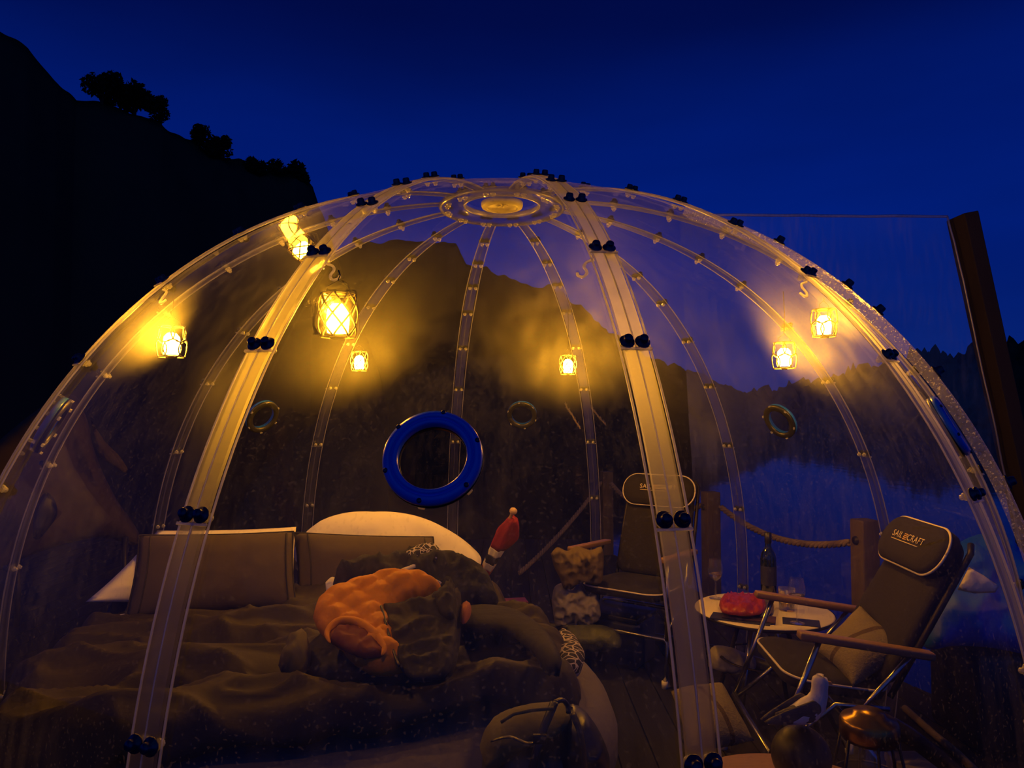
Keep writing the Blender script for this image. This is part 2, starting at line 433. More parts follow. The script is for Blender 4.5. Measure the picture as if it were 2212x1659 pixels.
# ------------------------------------------------------------------ the dome
DC = V((-.04, 2.8035, .45)); DR, DH, DE = 1.75, 1.757, .9314
PHI0 = R(-11.14)
def prof(t):
    s, c = sin(t), cos(t)
    return DR * abs(s) ** DE, DH * math.copysign(abs(c) ** DE, c)
def azim(k): return PHI0 + R(30 * k)
def ribp(k, t):
    r, z = prof(t); a = azim(k)
    return V((r * sin(a), r * cos(a), z))
def ribframe(k, t):
    p = ribp(k, t); d = (ribp(k, t + .01) - ribp(k, t - .01)).normalized()
    a = azim(k); lat = V((cos(a), -sin(a), 0)); n = lat.cross(d)
    if n.dot(V((sin(a), cos(a), .3))) < 0: n = -n
    return p, d, lat, n.normalized()
T0, T1 = R(6.2), R(103.2)
dome = thing('clear_dome', 'clear plastic dome tent of twelve bolted panels lit by lanterns', 'dome', DC)
BULGE = .012
def panelp(k, u, t):
    p = ribp(k, t).lerp(ribp(k + 1, t), u)
    a = azim(k + .5); b = BULGE * 4 * u * (1 - u) * min(1, prof(t)[0] / 1.2)
    _, _, _, n = ribframe(k + .5, t)
    return p + n * b
# arc-length table
TT = [T0 + (T1 - T0) * i / 240 for i in range(241)]
AL = [0]
for i in range(240): AL.append(AL[-1] + (ribp(0, TT[i + 1]) - ribp(0, TT[i])).length)
def t_at(L):
    L = min(max(L, 0), AL[-1])
    lo, hi = 0, 240
    while hi - lo > 1:
        m_ = (lo + hi) // 2
        if AL[m_] <= L: lo = m_
        else: hi = m_
    return TT[lo] + (TT[hi] - TT[lo]) * (L - AL[lo]) / (AL[hi] - AL[lo])
def L_at(t): return AL[min(240, max(0, round((t - T0) / (T1 - T0) * 240)))]
def chord(t): return (ribp(0, t) - ribp(1, t)).length
VENT_T = {0: R(60.6), 2: R(61.6), 4: R(61.3), 6: R(62.9), 8: R(61.3), 10: R(60.8)}
HOLE = .066
def make_panel(k):
    vt = VENT_T.get(k)
    if vt is None:
        secs = [[panelp(k, u / 6, T0 + (T1 - T0) * j / 60) for u in range(7)] for j in range(61)]
        m = MB(); m.loft(secs, close=False); return m.obj('panel', PANEL, dome, fix=False)
    Lc = L_at(vt)
    pts = []; ed = []
    rows = 60
    for j in range(rows + 1):
        L = AL[-1] * j / rows; w = chord(t_at(L))
        for u in range(9):
            s = (u / 8 - .5) * w
            if 0 < u < 8 and 0 < j < rows and hypot(s, L - Lc) < HOLE * 1.35: continue
            pts.append((s, L))
    h0 = len(pts); NH = 32
    for i in range(NH): pts.append((HOLE * cos(2 * pi * i / NH), Lc + HOLE * sin(2 * pi * i / NH)))
    ed = [(h0 + i, h0 + (i + 1) % NH) for i in range(NH)]
    vo, _, fo, *_ = delaunay_2d_cdt([V(p) for p in pts], ed, [], 0, 1e-6)
    fs = []
    for f in fo:
        c = sum((vo[i] for i in f), V((0, 0))) / len(f)
        if hypot(c.x, c.y - Lc) > HOLE * .985: fs.append(tuple(f))
    vs = []
    for v in vo:
        t = t_at(v.y); w = chord(t); vs.append(panelp(k, min(1, max(0, v.x / w + .5)), t))
    m = MB(); m.add(vs, fs); return m.obj('panel', PANEL, dome, fix=False)
for k in range(12): make_panel(k)

knob_m = MB().lathe([(0, .0), (.017, 0), (.018, .002), (.017, .005), (.011, .0065), (.0105, .016), (.0085, .0195), (0, .020)], 14).mesh('knob', KNOB)
nut_m = MB().lathe([(0, 0), (.013, 0), (.013, .005), (.009, .007), (.0085, .014), (.004, .017), (0, .017)], 8).mesh('nut', NUTM, smooth=False)
ROWS = [13.5, 20.5, 27.3, 34.7, 44, 54.3, 66.5, 78.5, 91]
RW = .029
def basis(p, lat, d, n):
    return Matrix(((lat.x, d.x, n.x, p.x), (lat.y, d.y, n.y, p.y), (lat.z, d.z, n.z, p.z), (0, 0, 0, 1)))
for k in range(12):
    ts = [T0 + R(.5) + (T1 - T0 - R(.5)) * i / 66 for i in range(67)]
    secs = []
    for t in ts:
        p, d, lat, n = ribframe(k, t)
        w = RW * (.62 + .38 * min(1, (t - T0) / R(25)))
        secs.append([p + lat * a * w + n * b for a, b in ((-.84, .003), (-.84, .011), (-.07, .012), (-.04, .008), (.04, .008), (.07, .012), (.84, .011), (.84, .003))])
    rib = smooth_angle(MB().loft(secs).obj('rib', RIBM, dome), 30)
    for a, rr in ((-1, .0026), (0, .0020), (1, .0026)):
        path = []
        for t in ts:
            p, d, lat, n = ribframe(k, t); w = RW * (.62 + .38 * min(1, (t - T0) / R(25)))
            path.append(p + lat * a * w * 1.10 + n * (.006 if a else .011))
        MB().tube(path, rr, 5).obj('edge_bead' if a else 'seam_bead', BEAD, rib)
    for r_ in ROWS:
        p, d, lat, n = ribframe(k, R(r_)); w = RW * (.62 + .38 * min(1, (R(r_) - T0) / R(25)))
        for a in (-.56, .56):
            kn = link('knob', knob_m, rib); kn.matrix_local = basis(p + lat * a * w + n * .0115, lat, d, n) @ Matrix.Scale(.88, 4)
            nu = link('nut', nut_m, rib); nu.matrix_local = basis(p + lat * a * w - n * .002, lat, d, -n) @ Matrix.Scale(.72, 4)
    for r_ in (44, 54.3, 66.5):
        p, d, lat, n = ribframe(k, R(r_)); q = basis(p + n * .013 + d * .017, lat, d, n)
        st = MB().box((0, 0, 0), (.066, .006, .005), bev=.001).obj('joint_strap', BEAD, rib); st.matrix_local = q
for k, sd in ((5, 1), (6, 1), (7, -1), (8, -1)):
    rb = [c for c in dome.children if c.name.split('.')[0] == 'rib'][k]
    p, d, lat, n = ribframe(k, R(44.8)); q = lambda a, b, c: p + lat * (a * sd) + d * b + n * c
    MB().tube(catmull([q(.020, 0, -.004), q(.036, .0, -.012), q(.044, .012, -.016), q(.040, .028, -.020), q(.050, .040, -.024), q(.060, .034, -.026), q(.060, .024, -.026)], 5), .0035, 6).obj('hook', BEAD, rb)
# seal strip with trapped bubbles along the door edge (right side)
def sealp(t, a, b):
    p, d, lat, n = ribframe(4.42, t); return p + lat * a + n * (b - .012)
secs = []
for i in range(61):
    t = R(24) + R(68) * i / 60
    secs.append([sealp(t, a, b) for a, b in ((-.040, .0), (-.042, .026), (-.028, .032), (.030, .032), (.042, .026), (.040, .0))])
seal = smooth_angle(MB().loft(secs).obj('seal_strip', SEALM, dome), 30)
for t in (35, 43.5, 47.5, 55.5, 67, 79):
    p, d, lat, n = ribframe(4.42, R(t)); kn = link('knob', knob_m, seal); kn.matrix_local = basis(p + lat * .004 + n * .021, lat, d, n) @ Matrix.Scale(1.15, 4)

# crown
def crownz(r): return DH * max(0, 1 - (r / DR) ** (2 / DE)) ** (DE / 2)
cr = MB().lathe([(.150, crownz(.15) + .012), (.156, crownz(.15) + .020), (.20, crownz(.2) + .020), (.250, crownz(.25) + .014), (.256, crownz(.25) + .006), (.25, crownz(.25) - .004), (.16, crownz(.16) - .004), (.150, crownz(.15) + .012)], 64)
crown = cr.obj('crown_ring', RIBM, dome)
MB().lathe([(.150 + .006 * cos(w), crownz(.15) + .010 + .012 * sin(w)) for w in [2 * pi * i / 8 for i in range(9)]], 64).obj('ring_lip', BEAD, crown)
MB().lathe([(.244 + .004 * cos(w), crownz(.25) + .002 + .006 * sin(w)) for w in [2 * pi * i / 6 for i in range(7)]], 64).obj('ring_lip', BEAD, crown)
for i in range(24):
    a = PHI0 + R(15 * i) + (R(4) if i % 2 else -R(4)); rr = .222
    p = V((rr * sin(a), rr * cos(a), crownz(rr)))
    M_ = Matrix.Translation(p)
    nu = link('nut', nut_m, crown); nu.matrix_local = M_ @ Matrix.Translation((0, 0, -.004)) @ Matrix.Rotation(pi, 4, 'X') @ Matrix.Scale(.85, 4)
    kn = link('knob', knob_m, crown); kn.matrix_local = M_ @ Matrix.Translation((0, 0, .018)) @ Matrix.Scale(.8, 4)
MB().lathe([(0, DH + .03), (.08, DH + .026), (.148, DH + .012)], 48).obj('crown_cap', PANEL, dome, fix=False)
vd = MB().lathe([(.0, DH + .006), (.054, DH + .004), (.060, DH - .004), (.064, DH - .010), (.066, DH - .004), (.081, DH - .006), (.084, DH + .002), (.084, DH + .014), (0, DH + .018)], 40).obj('vent_disc', CREAM, dome)
for i in range(3):
    MB().box((0, 0, 0), (.05, .008, .004), bev=.001).obj('vent_vane', CREAM, vd).matrix_local = Matrix.Translation((0, 0, DH + .001)) @ Matrix.Rotation(R(60 * i + 20), 4, 'Z')
# base band
MB().lathe([(prof(T1)[0] + .02, prof(T1)[1] + .002), (prof(T1)[0] + .03, prof(T1)[1] + .05), (prof(T1)[0] + .012, prof(T1)[1] + .05), (prof(T1)[0] - .02, prof(T1)[1] + .002), (prof(T1)[0] + .02, prof(T1)[1] + .002)], 48).obj('base_band', BLACK, dome)
# round vents
ring_m = MB().lathe([(.063, -.006), (.063, .010), (.066, .013), (.072, .013), (.0735, .008), (.0755, .008), (.077, .014), (.083, .013), (.0895, .009), (.091, .003), (.091, -.003), (.085, -.006), (.063, -.006)], 48).mesh('vent_ring', VENTM)
pane_m = MB().lathe([(0, -.003), (.064, -.003)], 40).mesh('vent_pane', clear_plastic('vent_pane_plastic', .004, .006, .01, gloss=.4, rough=.08, rlobe=.004, tint=(.72, .72, .72)))
vback_m = MB().lathe([(.062, -.007), (.062, -.016), (.085, -.016), (.0915, -.011), (.0915, -.0065), (.062, -.007)], 40).mesh('inner_flange', BLACK)
vscrew = MB().lathe([(.0, .003), (.003, .003), (.0045, .0015), (.0045, -.002)], 10).mesh('vent_screw', KNOB)
clip_m = MB().box((0, 0, 0), (.012, .006, .008), bev=.002).mesh('vent_clip', NUTM)
for k, vt in VENT_T.items():
    t = vt; p = panelp(k, .5, t); _, d, lat, n = ribframe(k + .5, t)
    v = link('vent_ring', ring_m, dome); v.matrix_local = basis(p + n * .004, lat, d, n)
    link('vent_pane', pane_m, v)
    link('inner_flange', vback_m, v)
    for i in range(6):
        w = R(60 * i + 20)
        s_ = link('vent_screw', vscrew, v); s_.location = (.086 * cos(w), .086 * sin(w), .012)
        c_ = link('vent_clip', clip_m, v); c_.matrix_local = Matrix.Rotation(w, 4, 'Z') @ Matrix.Translation((.089, 0, -.018)) @ Matrix.Rotation(pi / 2, 4, 'Z')

# ------------------------------------------------------------------ lanterns (the lights of the place)
def domez(x, y):
    r = hypot(x - DC.x, y - DC.y) / DR
    return DC.z + DH * max(0, 1 - r ** (2 / DE)) ** (DE / 2)
def lantern(label, px, py, d, w, kind, turn, br=.20, tilt=(0, 0), power=1):
    c = PY(px, py, d); h = w * 1.1; r = w / 2
    L = thing('hanging_lantern', label, 'lantern', c, turn, 'lanterns hung under the dome')
    cage = MB(); H = h / 2
    def rad(z): return r * (1 - .14 * (abs(z) / H) ** 3)
    if kind == 0:       # crossing diagonal wires
        for sgn in (-1, 1):
            for i in range(7):
                pth = []
                for j in range(11):
                    z = -H + h * j / 10; a = 2 * pi * i / 7 + sgn * 1.75 * j / 10
                    pth.append((rad(z) * cos(a), rad(z) * sin(a), z))
                cage.tube(pth, w * .024, 5)
    else:               # overlapping rings
        for row in (-.33, .33):
            for i in range(6):
                pth = []
                for j in range(17):
                    q = 2 * pi * j / 16; z = row * h * .78 + .30 * h * sin(q); a = 2 * pi * i / 6 + (pi / 6 if row > 0 else 0) + .66 * cos(q)
                    z = max(-H, min(H, z)); pth.append((rad(z) * cos(a), rad(z) * sin(a), z))
                cage.tube(pth, w * .024, 5)
    for z in (-H, H):
        cage.tube([(rad(z) * cos(2 * pi * j / 20), rad(z) * sin(2 * pi * j / 20), z) for j in range(21)], w * .018, 5)
    cage.obj('cage', CAGE, L)
    MB().lathe([(0, H + .05 * w), (.2 * w, H + .045 * w), (.30 * w, H), (0, H)], 20).obj('cap', CAGECAP, L)
    MB().lathe([(0, -H - .05 * w), (br * w - .03 * w, -H - .05 * w), (br * w, -H - .01 * w), (br * w, -H + .02 * w), (0, -H + .03 * w)], 20).obj('base', CAGECAP, L)
    MB().lathe([(0, -H * .80), (.26 * w, -H * .80), (.29 * w, -H * .2), (.26 * w, H * .30), (.15 * w, H * .54), (0, H * .58)], 10).obj('flame_glass', glow('lantern_flame_glow', LAMP_COL, LAMP_POWER * power), L)
    top = domez(c.x, c.y) - c.z - .006
    MB().tube([(-.3 * w, 0, H), (-.26 * w, 0, H + .2 * w), (0, 0, H + .36 * w), (.26 * w, 0, H + .2 * w), (.3 * w, 0, H)], w * .012, 5).obj('bail', CAGE, L)
    a = H + .36 * w
    if top > a: MB().tube([(0, 0, a), (.004, 0, (a + top) / 2), (0, 0, top)], .0016, 5).obj('hanging_cord', CAGECAP, L)
    if tilt != (0, 0): L.rotation_euler = (tilt[0], tilt[1], turn)
    return L
lantern('glowing lantern tipped over just under the roof, upper left', 655, 536, 2.78, .088, 0, .4, .30, (R(20), R(42)), .15)
lantern('big glowing wire lantern nearest the camera, left of centre', 730, 682, 1.57, .088, 0, .2, power=.32)
lantern('glowing lantern at the far left edge of the dome', 371, 738, 2.30, .092, 1, .0, power=1.25)
lantern('glowing lantern at upper right, hung highest beside the door rib', 1780, 698, 2.50, .088, 1, .5, power=.60)
lantern('glowing lantern at right, lower left of the highest one', 1694, 768, 2.76, .092, 1, .2, br=.13, power=1.2)
lantern('small far lantern just below the big near one', 776, 780, 3.62, .090, 0, .6, .11, power=1.7)
lantern('small far lantern at centre right above the tall chair', 1227, 788, 3.72, .092, 0, .9, .11, power=1.5)
for o in [o for o in bpy.data.objects if o.name.startswith('hanging_lantern')]:
    pass

# ------------------------------------------------------------------ soft-body builders
def pillow(name, TL, TR, BR, BL, thick, m, parent=None, rnd=.0, pinch=.35, seams=None, N=26, seed=0, wr=.012, local=True):
    """stuffed cushion spanned between four corners"""
    TL, TR, BR, BL = map(V, (TL, TR, BR, BL))
    c0 = (TL + TR + BR + BL) / 4
    ex = ((TR - TL) + (BR - BL)).normalized(); nn = ex.cross(((TL - BL) + (TR - BR))).normalized(); ey = nn.cross(ex).normalized()
    B = Matrix((ex, ey, nn)).transposed()
    Bi = B.transposed()
    m_ = MB()
    def pt(u, v, side):
        a, b = u, v
        if rnd:
            x, y = u * 2 - 1, v * 2 - 1
            k = 1 - rnd * .30 * (x * x) * (y * y)
            a, b = (x * k + 1) / 2, (y * k + 1) / 2
        # edges curve in between the corners
        x, y = a * 2 - 1, b * 2 - 1
        cv = pinch * .11
        a2 = .5 + .5 * x * (1 - cv * (1 - y * y)); b2 = .5 + .5 * y * (1 - cv * (1 - x * x))
        p = BL.lerp(BR, a2).lerp(TL.lerp(TR, a2), b2)
        e = max(0, 1 - abs(x) ** 2.6) ** .55 * max(0, 1 - abs(y) ** 2.6) ** .55
        w = wr * (nz(p, 7, seed) + .6 * nz(p, 16, seed + 3)) * e
        return Bi @ (p + nn * (side * thick * .5 * e + w) - c0)
    idx = {}
    vs = []
    for side in (1, -1):
        for i in range(N + 1):
            for j in range(N + 1):
                bd = i in (0, N) or j in (0, N)
                key = (i, j, 0 if bd else side)
                if key not in idx: idx[key] = len(vs); vs.append(pt(i / N, j / N, side))
    fs = []
    for side in (1, -1):
        for i in range(N):
            for j in range(N):
                q = []
                for a, b in ((i, j), (i + 1, j), (i + 1, j + 1), (i, j + 1)):
                    bd = a in (0, N) or b in (0, N); q.append(idx[(a, b, 0 if bd else side)])
                fs.append(tuple(q if side > 0 else q[::-1]))
    m_.add(vs, fs)
    o = m_.obj(name, m, parent)
    o.matrix_local = Matrix.Translation(c0) @ B.to_4x4()
    if seams:
        rim = [pt(i / N, 0, 1) for i in range(N)] + [pt(1, j / N, 1) for j in range(N)] + [pt(1 - i / N, 1, 1) for i in range(N)] + [pt(0, 1 - j / N, 1) for j in range(N)]
        MB().tube(rim + [rim[0]], seams[1], 6).obj('edge_piping', seams[0], o)
        if len(seams) > 2:
            for u in seams[2]:
                MB().tube([pt(u, .03 + .94 * j / 20, 1) + V((0, 0, .002)) for j in range(21)], seams[1] * .9, 5).obj('seam', seams[0], o)
    return o

def inside(p, poly):
    c = False; n = len(poly)
    for i in range(n):
        a, b = poly[i], poly[i - 1]
        if (a[1] > p[1]) != (b[1] > p[1]) and p[0] < (b[0] - a[0]) * (p[1] - a[1]) / (b[1] - a[1]) + a[0]: c = not c
    return c
def edist(p, poly):
    best = 1e9; n = len(poly)
    for i in range(n):
        ax, ay = poly[i - 1]; bx, by = poly[i]; dx, dy = bx - ax, by - ay
        t = max(0, min(1, ((p[0] - ax) * dx + (p[1] - ay) * dy) / (dx * dx + dy * dy + 1e-9)))
        best = min(best, hypot(p[0] - ax - t * dx, p[1] - ay - t * dy))
    return best
def heap(name, outline, place, thick, m, parent=None, step=9, fold=.02, ff=9, seed=0, back=.5, rim=45, extra=None, n=None, sm=True):
    """crumpled solid (cloth, bag): outline at its own distance, full thickness front and back, folds in relief.
    place(px,py) -> world point on its middle surface"""
    P = [V((a, b, 0)) for a, b in outline]
    pl = catmull(P + [P[0]], 4)[:-1] if sm else P
    pl = [(p.x, p.y) for p in pl]
    # resample
    out = []
    for i in range(len(pl)):
        a, b = pl[i], pl[(i + 1) % len(pl)]; k = max(1, int(hypot(b[0] - a[0], b[1] - a[1]) / step))
        for j in range(k): out.append((a[0] + (b[0] - a[0]) * j / k, a[1] + (b[1] - a[1]) * j / k))
    nb = len(out); pts = list(out)
    x0, x1 = min(p[0] for p in out), max(p[0] for p in out); y0, y1 = min(p[1] for p in out), max(p[1] for p in out)
    yy = y0; row = 0
    while yy < y1:
        xx = x0 + (step / 2 if row % 2 else 0)
        while xx < x1:
            if inside((xx, yy), out) and edist((xx, yy), out) > step * .55: pts.append((xx, yy))
            xx += step
        yy += step * .87; row += 1
    vo, _, fo, orig, *_ = delaunay_2d_cdt([V(p) for p in pts], [(i, (i + 1) % nb) for i in range(nb)], [], 0, 1e-5)
    cxm, cym = (x0 + x1) / 2, (y0 + y1) / 2
    du = place(cxm + 5, cym) - place(cxm - 5, cym); dv = place(cxm, cym - 5) - place(cxm, cym + 5)
    nn = n or du.cross(dv).normalized()
    if nn.y > 0: nn = -nn
    fr = []; bk = []; 
    for v in vo:
        d = edist((v.x, v.y), out); q = min(1, d / rim); e = sqrt(max(0, 1 - (1 - q) ** 2))
        p = place(v.x, v.y)
        w = fold * (nz(p, ff, seed) + 1.1 * ((1 - abs(nz(p, ff * 1.5, seed + 5)) * 1.6) ** 3) + .6 * ((1 - abs(nz(p, ff * 3.4, seed + 9)) * 1.6) ** 3) - .6) * e
        if extra: w += extra(v.x, v.y, p) * e
        fr.append(p + nn * (thick * e + w)); bk.append(p - nn * (thick * back * e))
    fs = []; 
    isb = [edist((v.x, v.y), out) < 1e-3 for v in vo]
    bmap = {}; vs = list(fr)
    for i, v in enumerate(vo):
        if isb[i]: bmap[i] = i
        else: bmap[i] = len(vs); vs.append(bk[i])
    for f in fo:
        c = sum((vo[i] for i in f), V((0, 0))) / len(f)
        if inside((c.x, c.y), out):
            fs.append(tuple(f)); fs.append(tuple(bmap[i] for i in reversed(f)))
    return MB().add(vs, fs).obj(name, m, parent)

# ------------------------------------------------------------------ bed
EA = R(15); EX = V((cos(EA), sin(EA), 0)); EY = V((-sin(EA), cos(EA), 0))
def bedp(a, b, z): return EX * a + EY * b + V((0, 0, z))
def sup(w, ha, hb, e=3.2):
    c, s = cos(w), sin(w)
    return ha * math.copysign(abs(c) ** (2 / e), c), hb * math.copysign(abs(s) ** (2 / e), s)
bed = thing('bed', 'low round-cornered bed with a plump white mattress on the left', 'bed', bedp(.03, 2.82, 0))
b0 = bedp(.03, 2.82, 0)
def ring(sc, z, n=72): return [bedp(*sup(2 * pi * i / n, sc, .98 * sc), z) for i in range(n)]
MB().loft([ring(s_, z) for s_, z in ((.80, .0), (.84, .02), (.84, .13), (.80, .14))]).obj('bed_base', BLACK, bed)
MB().loft([ring(s_, z) for s_, z in ((.70, .14), (.90, .15), (.97, .19), (1.0, .26), (1.0, .33), (.975, .40), (.93, .445), (.86, .468), (.6, .475), (.2, .478))]).obj('mattress', WHITE, bed)
# duvet
def duvet_z(a, b):
    p = V((a, b, 0))
    wv = .5 * nz(p, 1.3, 2) + .25 * nz(p, 3.1, 4)
    roll = abs(sin(pi * (b - 1.95 + .10 * a + .16 * wv) / .37)) ** .75
    wrk = max(0, 1 - 2.2 * abs(nz(V((a * .45 + b * .7, b * 1.25 - a * .2, 0)), 3.6, 6))) ** 1.6
    wrk2 = max(0, 1 - 2.2 * abs(nz(V((a * .7 + .3 * b, b * 1.7, .3)), 7.0, 8))) ** 1.6
    return .490 + .085 * roll + .040 * wv + .050 * wrk + .024 * wrk2
DA0, DA1, DB0, DB1 = -.965, .88, 1.97, 3.36
NA, NB = 170, 140
secs = []; dcen = V(((DA0 + DA1) / 2, (DB0 + DB1) / 2, 0))
for j in range(NB + 1):
    sec = []
    for i in range(NA + 1):
        x, y = i / NA * 2 - 1, j / NB * 2 - 1
        k = 1 - .13 * (x * x * y * y) ** .9
        a = dcen.x + (DA1 - DA0) / 2 * x * k + .012 * nz(V((0, y, 0)), 5); b = dcen.y + (DB1 - DB0) / 2 * y * k + .015 * nz(V((x, 0, 0)), 5, 3)
        e = max(abs(x), abs(y)); q = max(0, (e - .90) / .10)
        z = duvet_z(a, b) - .095 * q ** 2.2
        # sags down with the mattress rim
        rr = ((abs(a - .03) / 1.0) ** 3.2 + (abs(b - 2.82) / .98) ** 3.2) ** (1 / 3.2)
        z -= max(0, rr - .88) * .55
        sec.append(bedp(a, b, z))
    secs.append(sec)
dm = MB(); dm.loft(secs, close=False)
dv = dm.obj('duvet', DUVETM, None)
sol = dv.modifiers.new('thickness', 'SOLIDIFY'); sol.thickness = .022; sol.offset = -1
tag(dv, 'rumpled olive-brown duvet spread over the white mattress', 'duvet')

gs = (SEAM, .0045, (.055,))
tag(pillow('pillow', PY(300, 1156, 2.92), PY(634, 1148, 3.16), PY(642, 1318, 3.04), PY(268, 1338, 2.79), .15, GREYP, seams=(SEAM, .004, (.07, .95)), seed=1), 'large taupe-grey pillow on the left, crossed by the clear rib', 'pillow', 'grey pillows')
tag(pillow('pillow', PY(636, 1150, 3.24), PY(936, 1160, 3.40), PY(965, 1308, 3.22), PY(640, 1318, 3.12), .15, GREYP, seams=(SEAM, .004, (.09, .93)), seed=2), 'taupe-grey pillow on the right, behind the navy clothes', 'pillow', 'grey pillows')
tag(pillow('pillow', PY(340, 1146, 3.16), PY(640, 1138, 3.48), PY(640, 1310, 3.42), PY(185, 1300, 2.76), .11, PILLOWW, seed=3, wr=.016), 'white pillow whose corner sticks out at far left', 'pillow', 'white pillows')
tag(pillow('pillow', PY(690, 1115, 3.66), PY(930, 1117, 3.70), PY(1062, 1252, 3.58), PY(640, 1250, 3.50), .20, PILLOWW, rnd=.7, pinch=-1.5, seed=4), 'tall arched white pillow behind the right grey pillow', 'pillow', 'white pillows')
tag(pillow('pillow', PY(255, 1312, 2.98), PY(420, 1325, 3.05), PY(420, 1352, 2.97), PY(222, 1358, 2.80), .07, PILLOWW, seed=5), 'low white pillow flat under the left grey pillow', 'pillow', 'white pillows')

# clothes on the bed
def slope_place(y0, d0, y1, d1):
    return lambda a, b: PY(a, b, d0 + (d1 - d0) * (y0 - b) / (y0 - y1))
jk = thing('quilted_jacket', 'quilted jacket with bright orange lining thrown open on the bed', 'jacket', (0, 0, 0))
jp = slope_place(1462, 2.04, 1238, 2.50)
def quilt(a, b, p):
    u = (a * .55 + b) / 34; v = (a * .8 - b * 1.1) / 62
    return .017 * (abs(sin(pi * u)) ** .4 * abs(sin(pi * v)) ** .4) - .008
heap('shell', [(612, 1432), (640, 1395), (672, 1372), (700, 1340), (760, 1330), (900, 1310), (985, 1262), (992, 1330), (988, 1400), (968, 1450), (900, 1464), (800, 1470), (700, 1468), (640, 1466), (614, 1454)], lambda a, b: jp(a, b) + V((0, .06, -.03)), .05, SHELL, jk, fold=.02, seed=11, rim=40, back=1.2)
heap('lining', [(676, 1335), (694, 1295), (755, 1265), (800, 1252), (850, 1240), (905, 1243), (950, 1268), (948, 1286), (902, 1296), (850, 1320), (868, 1395), (892, 1432), (860, 1452), (810, 1456), (768, 1436), (728, 1400), (692, 1368)], jp, .060, ORANGE, jk, step=5, fold=.008, ff=7, seed=12, rim=42, extra=quilt, back=.6)
heap('shaded_hollow', [(722, 1392), (738, 1366), (768, 1360), (806, 1376), (834, 1404), (838, 1422), (800, 1428), (756, 1412)], lambda a, b: jp(a, b) + V((0, -.060, .03)), .022, mat('shadowed_lining', (.16, .035, .006), .8), jk, step=6, fold=.008, ff=12, seed=13, rim=16, back=1)  # raised dark patch; shade inside the fold put into its colour
MB().tube(catmull([jp(a, b) + V((0, -.085, .035)) for a, b in ((728, 1394), (722, 1372), (744, 1350), (782, 1350), (818, 1372), (840, 1402), (836, 1420))], 6), [.002 + .012 * sin(pi * i / 36) ** .7 for i in range(37)], 10).obj('lining_fold', ORANGE, jk)
heap('front_flap', [(834, 1301), (880, 1292), (930, 1281), (976, 1256), (986, 1262), (991, 1330), (986, 1400), (968, 1446), (905, 1456), (872, 1430), (858, 1388), (846, 1345)], lambda a, b: jp(a, b) + V((0, -.075, .01)), .020, SHELL, jk, step=6, fold=.014, ff=8, seed=14, rim=12, back=.8)
MB().tube(catmull([jp(a, b) + V((0, -.105, .018)) for a, b in ((836, 1302), (848, 1345), (860, 1388), (874, 1424))], 6), .0045, 6).obj('zipper', BLACK, jk)
heap('collar', [(940, 1284), (974, 1254), (986, 1260), (990, 1300), (984, 1332), (958, 1322)], lambda a, b: jp(a, b) + V((0, -.10, .02)), .022, SHELL, jk, step=6, fold=.010, ff=14, seed=16, rim=12)
heap('cuff', [(606, 1432), (618, 1400), (650, 1382), (672, 1388), (676, 1420), (660, 1450), (622, 1458)], lambda a, b: jp(a, b) + V((0, -.02, 0)), .05, OLIVE, jk, fold=.02, seed=15, rim=20)
MB().box(PY(944, 1262, 2.42), (.022, .004, .026), Matrix.Rotation(.5, 3, 'Y'), .001).obj('care_label', FLAGW, jk)

nvp = slope_place(1312, 2.74, 1188, 3.02)
nv = thing('navy_sweater', 'dark navy sweater with a white printed patch, crumpled before the pillows', 'sweater')
heap('body', [(726, 1242), (745, 1222), (800, 1212), (870, 1198), (930, 1190), (960, 1200), (1010, 1214), (1050, 1236), (1068, 1272), (1074, 1305), (1015, 1316), (950, 1306), (930, 1282), (850, 1275), (775, 1275), (722, 1268)], nvp, .085, NAVY, nv, step=7, fold=.03, ff=8, seed=21, rim=45)
heap('printed_patch', [(878, 1210), (908, 1193), (938, 1188), (956, 1204), (962, 1214), (918, 1216), (892, 1222)], lambda a, b: nvp(a, b) + V((0, -.075, .045)), .012, PATTERN2, nv, step=5, fold=.008, seed=22, rim=12)
heap('white_hem', [(870, 1244), (900, 1232), (946, 1216), (950, 1222), (905, 1240), (874, 1251)], lambda a, b: nvp(a, b) + V((0, -.085, .045)), .008, FLAGW, nv, step=5, fold=.003, seed=23, rim=6)
tag(heap('sock', [(703, 1258), (718, 1246), (736, 1258), (742, 1278), (722, 1290), (706, 1280)], lambda a, b: PY(a, b, 2.90), .03, PILLOWW, step=5, fold=.01, seed=24, rim=16), 'fluffy white sock poking out left of the navy sweater', 'sock')
tag(heap('grey_jacket', [(986, 1338), (1006, 1316), (1060, 1312), (1112, 1322), (1160, 1350), (1192, 1382), (1214, 1428), (1196, 1446), (1150, 1404), (1090, 1368), (1000, 1364)], lambda a, b: PZ(a, b, .645), .040, SHELL, step=6, fold=.034, ff=12, seed=31, rim=24, back=.8), 'dark grey jacket sleeve lying along the right edge of the duvet', 'jacket')
tag(heap('folded_shirt', [(990, 1322), (1004, 1306), (1018, 1312), (1014, 1336), (998, 1348)], lambda a, b: PZ(a, b, .70), .03, mat('rust_cotton', (.35, .11, .05), .9), step=5, fold=.01, seed=32, rim=12), 'small rust-coloured cloth tucked beside the orange jacket', 'cloth')
tag(heap('knit_hat', [(1194, 1380), (1212, 1362), (1236, 1370), (1256, 1396), (1264, 1420), (1250, 1440), (1222, 1448), (1206, 1424)], lambda a, b: PZ(a, b, .56), .06, PATTERN, step=6, fold=.006, seed=33, rim=30), 'black and white patterned knit hat on the edge of the mattress', 'hat')

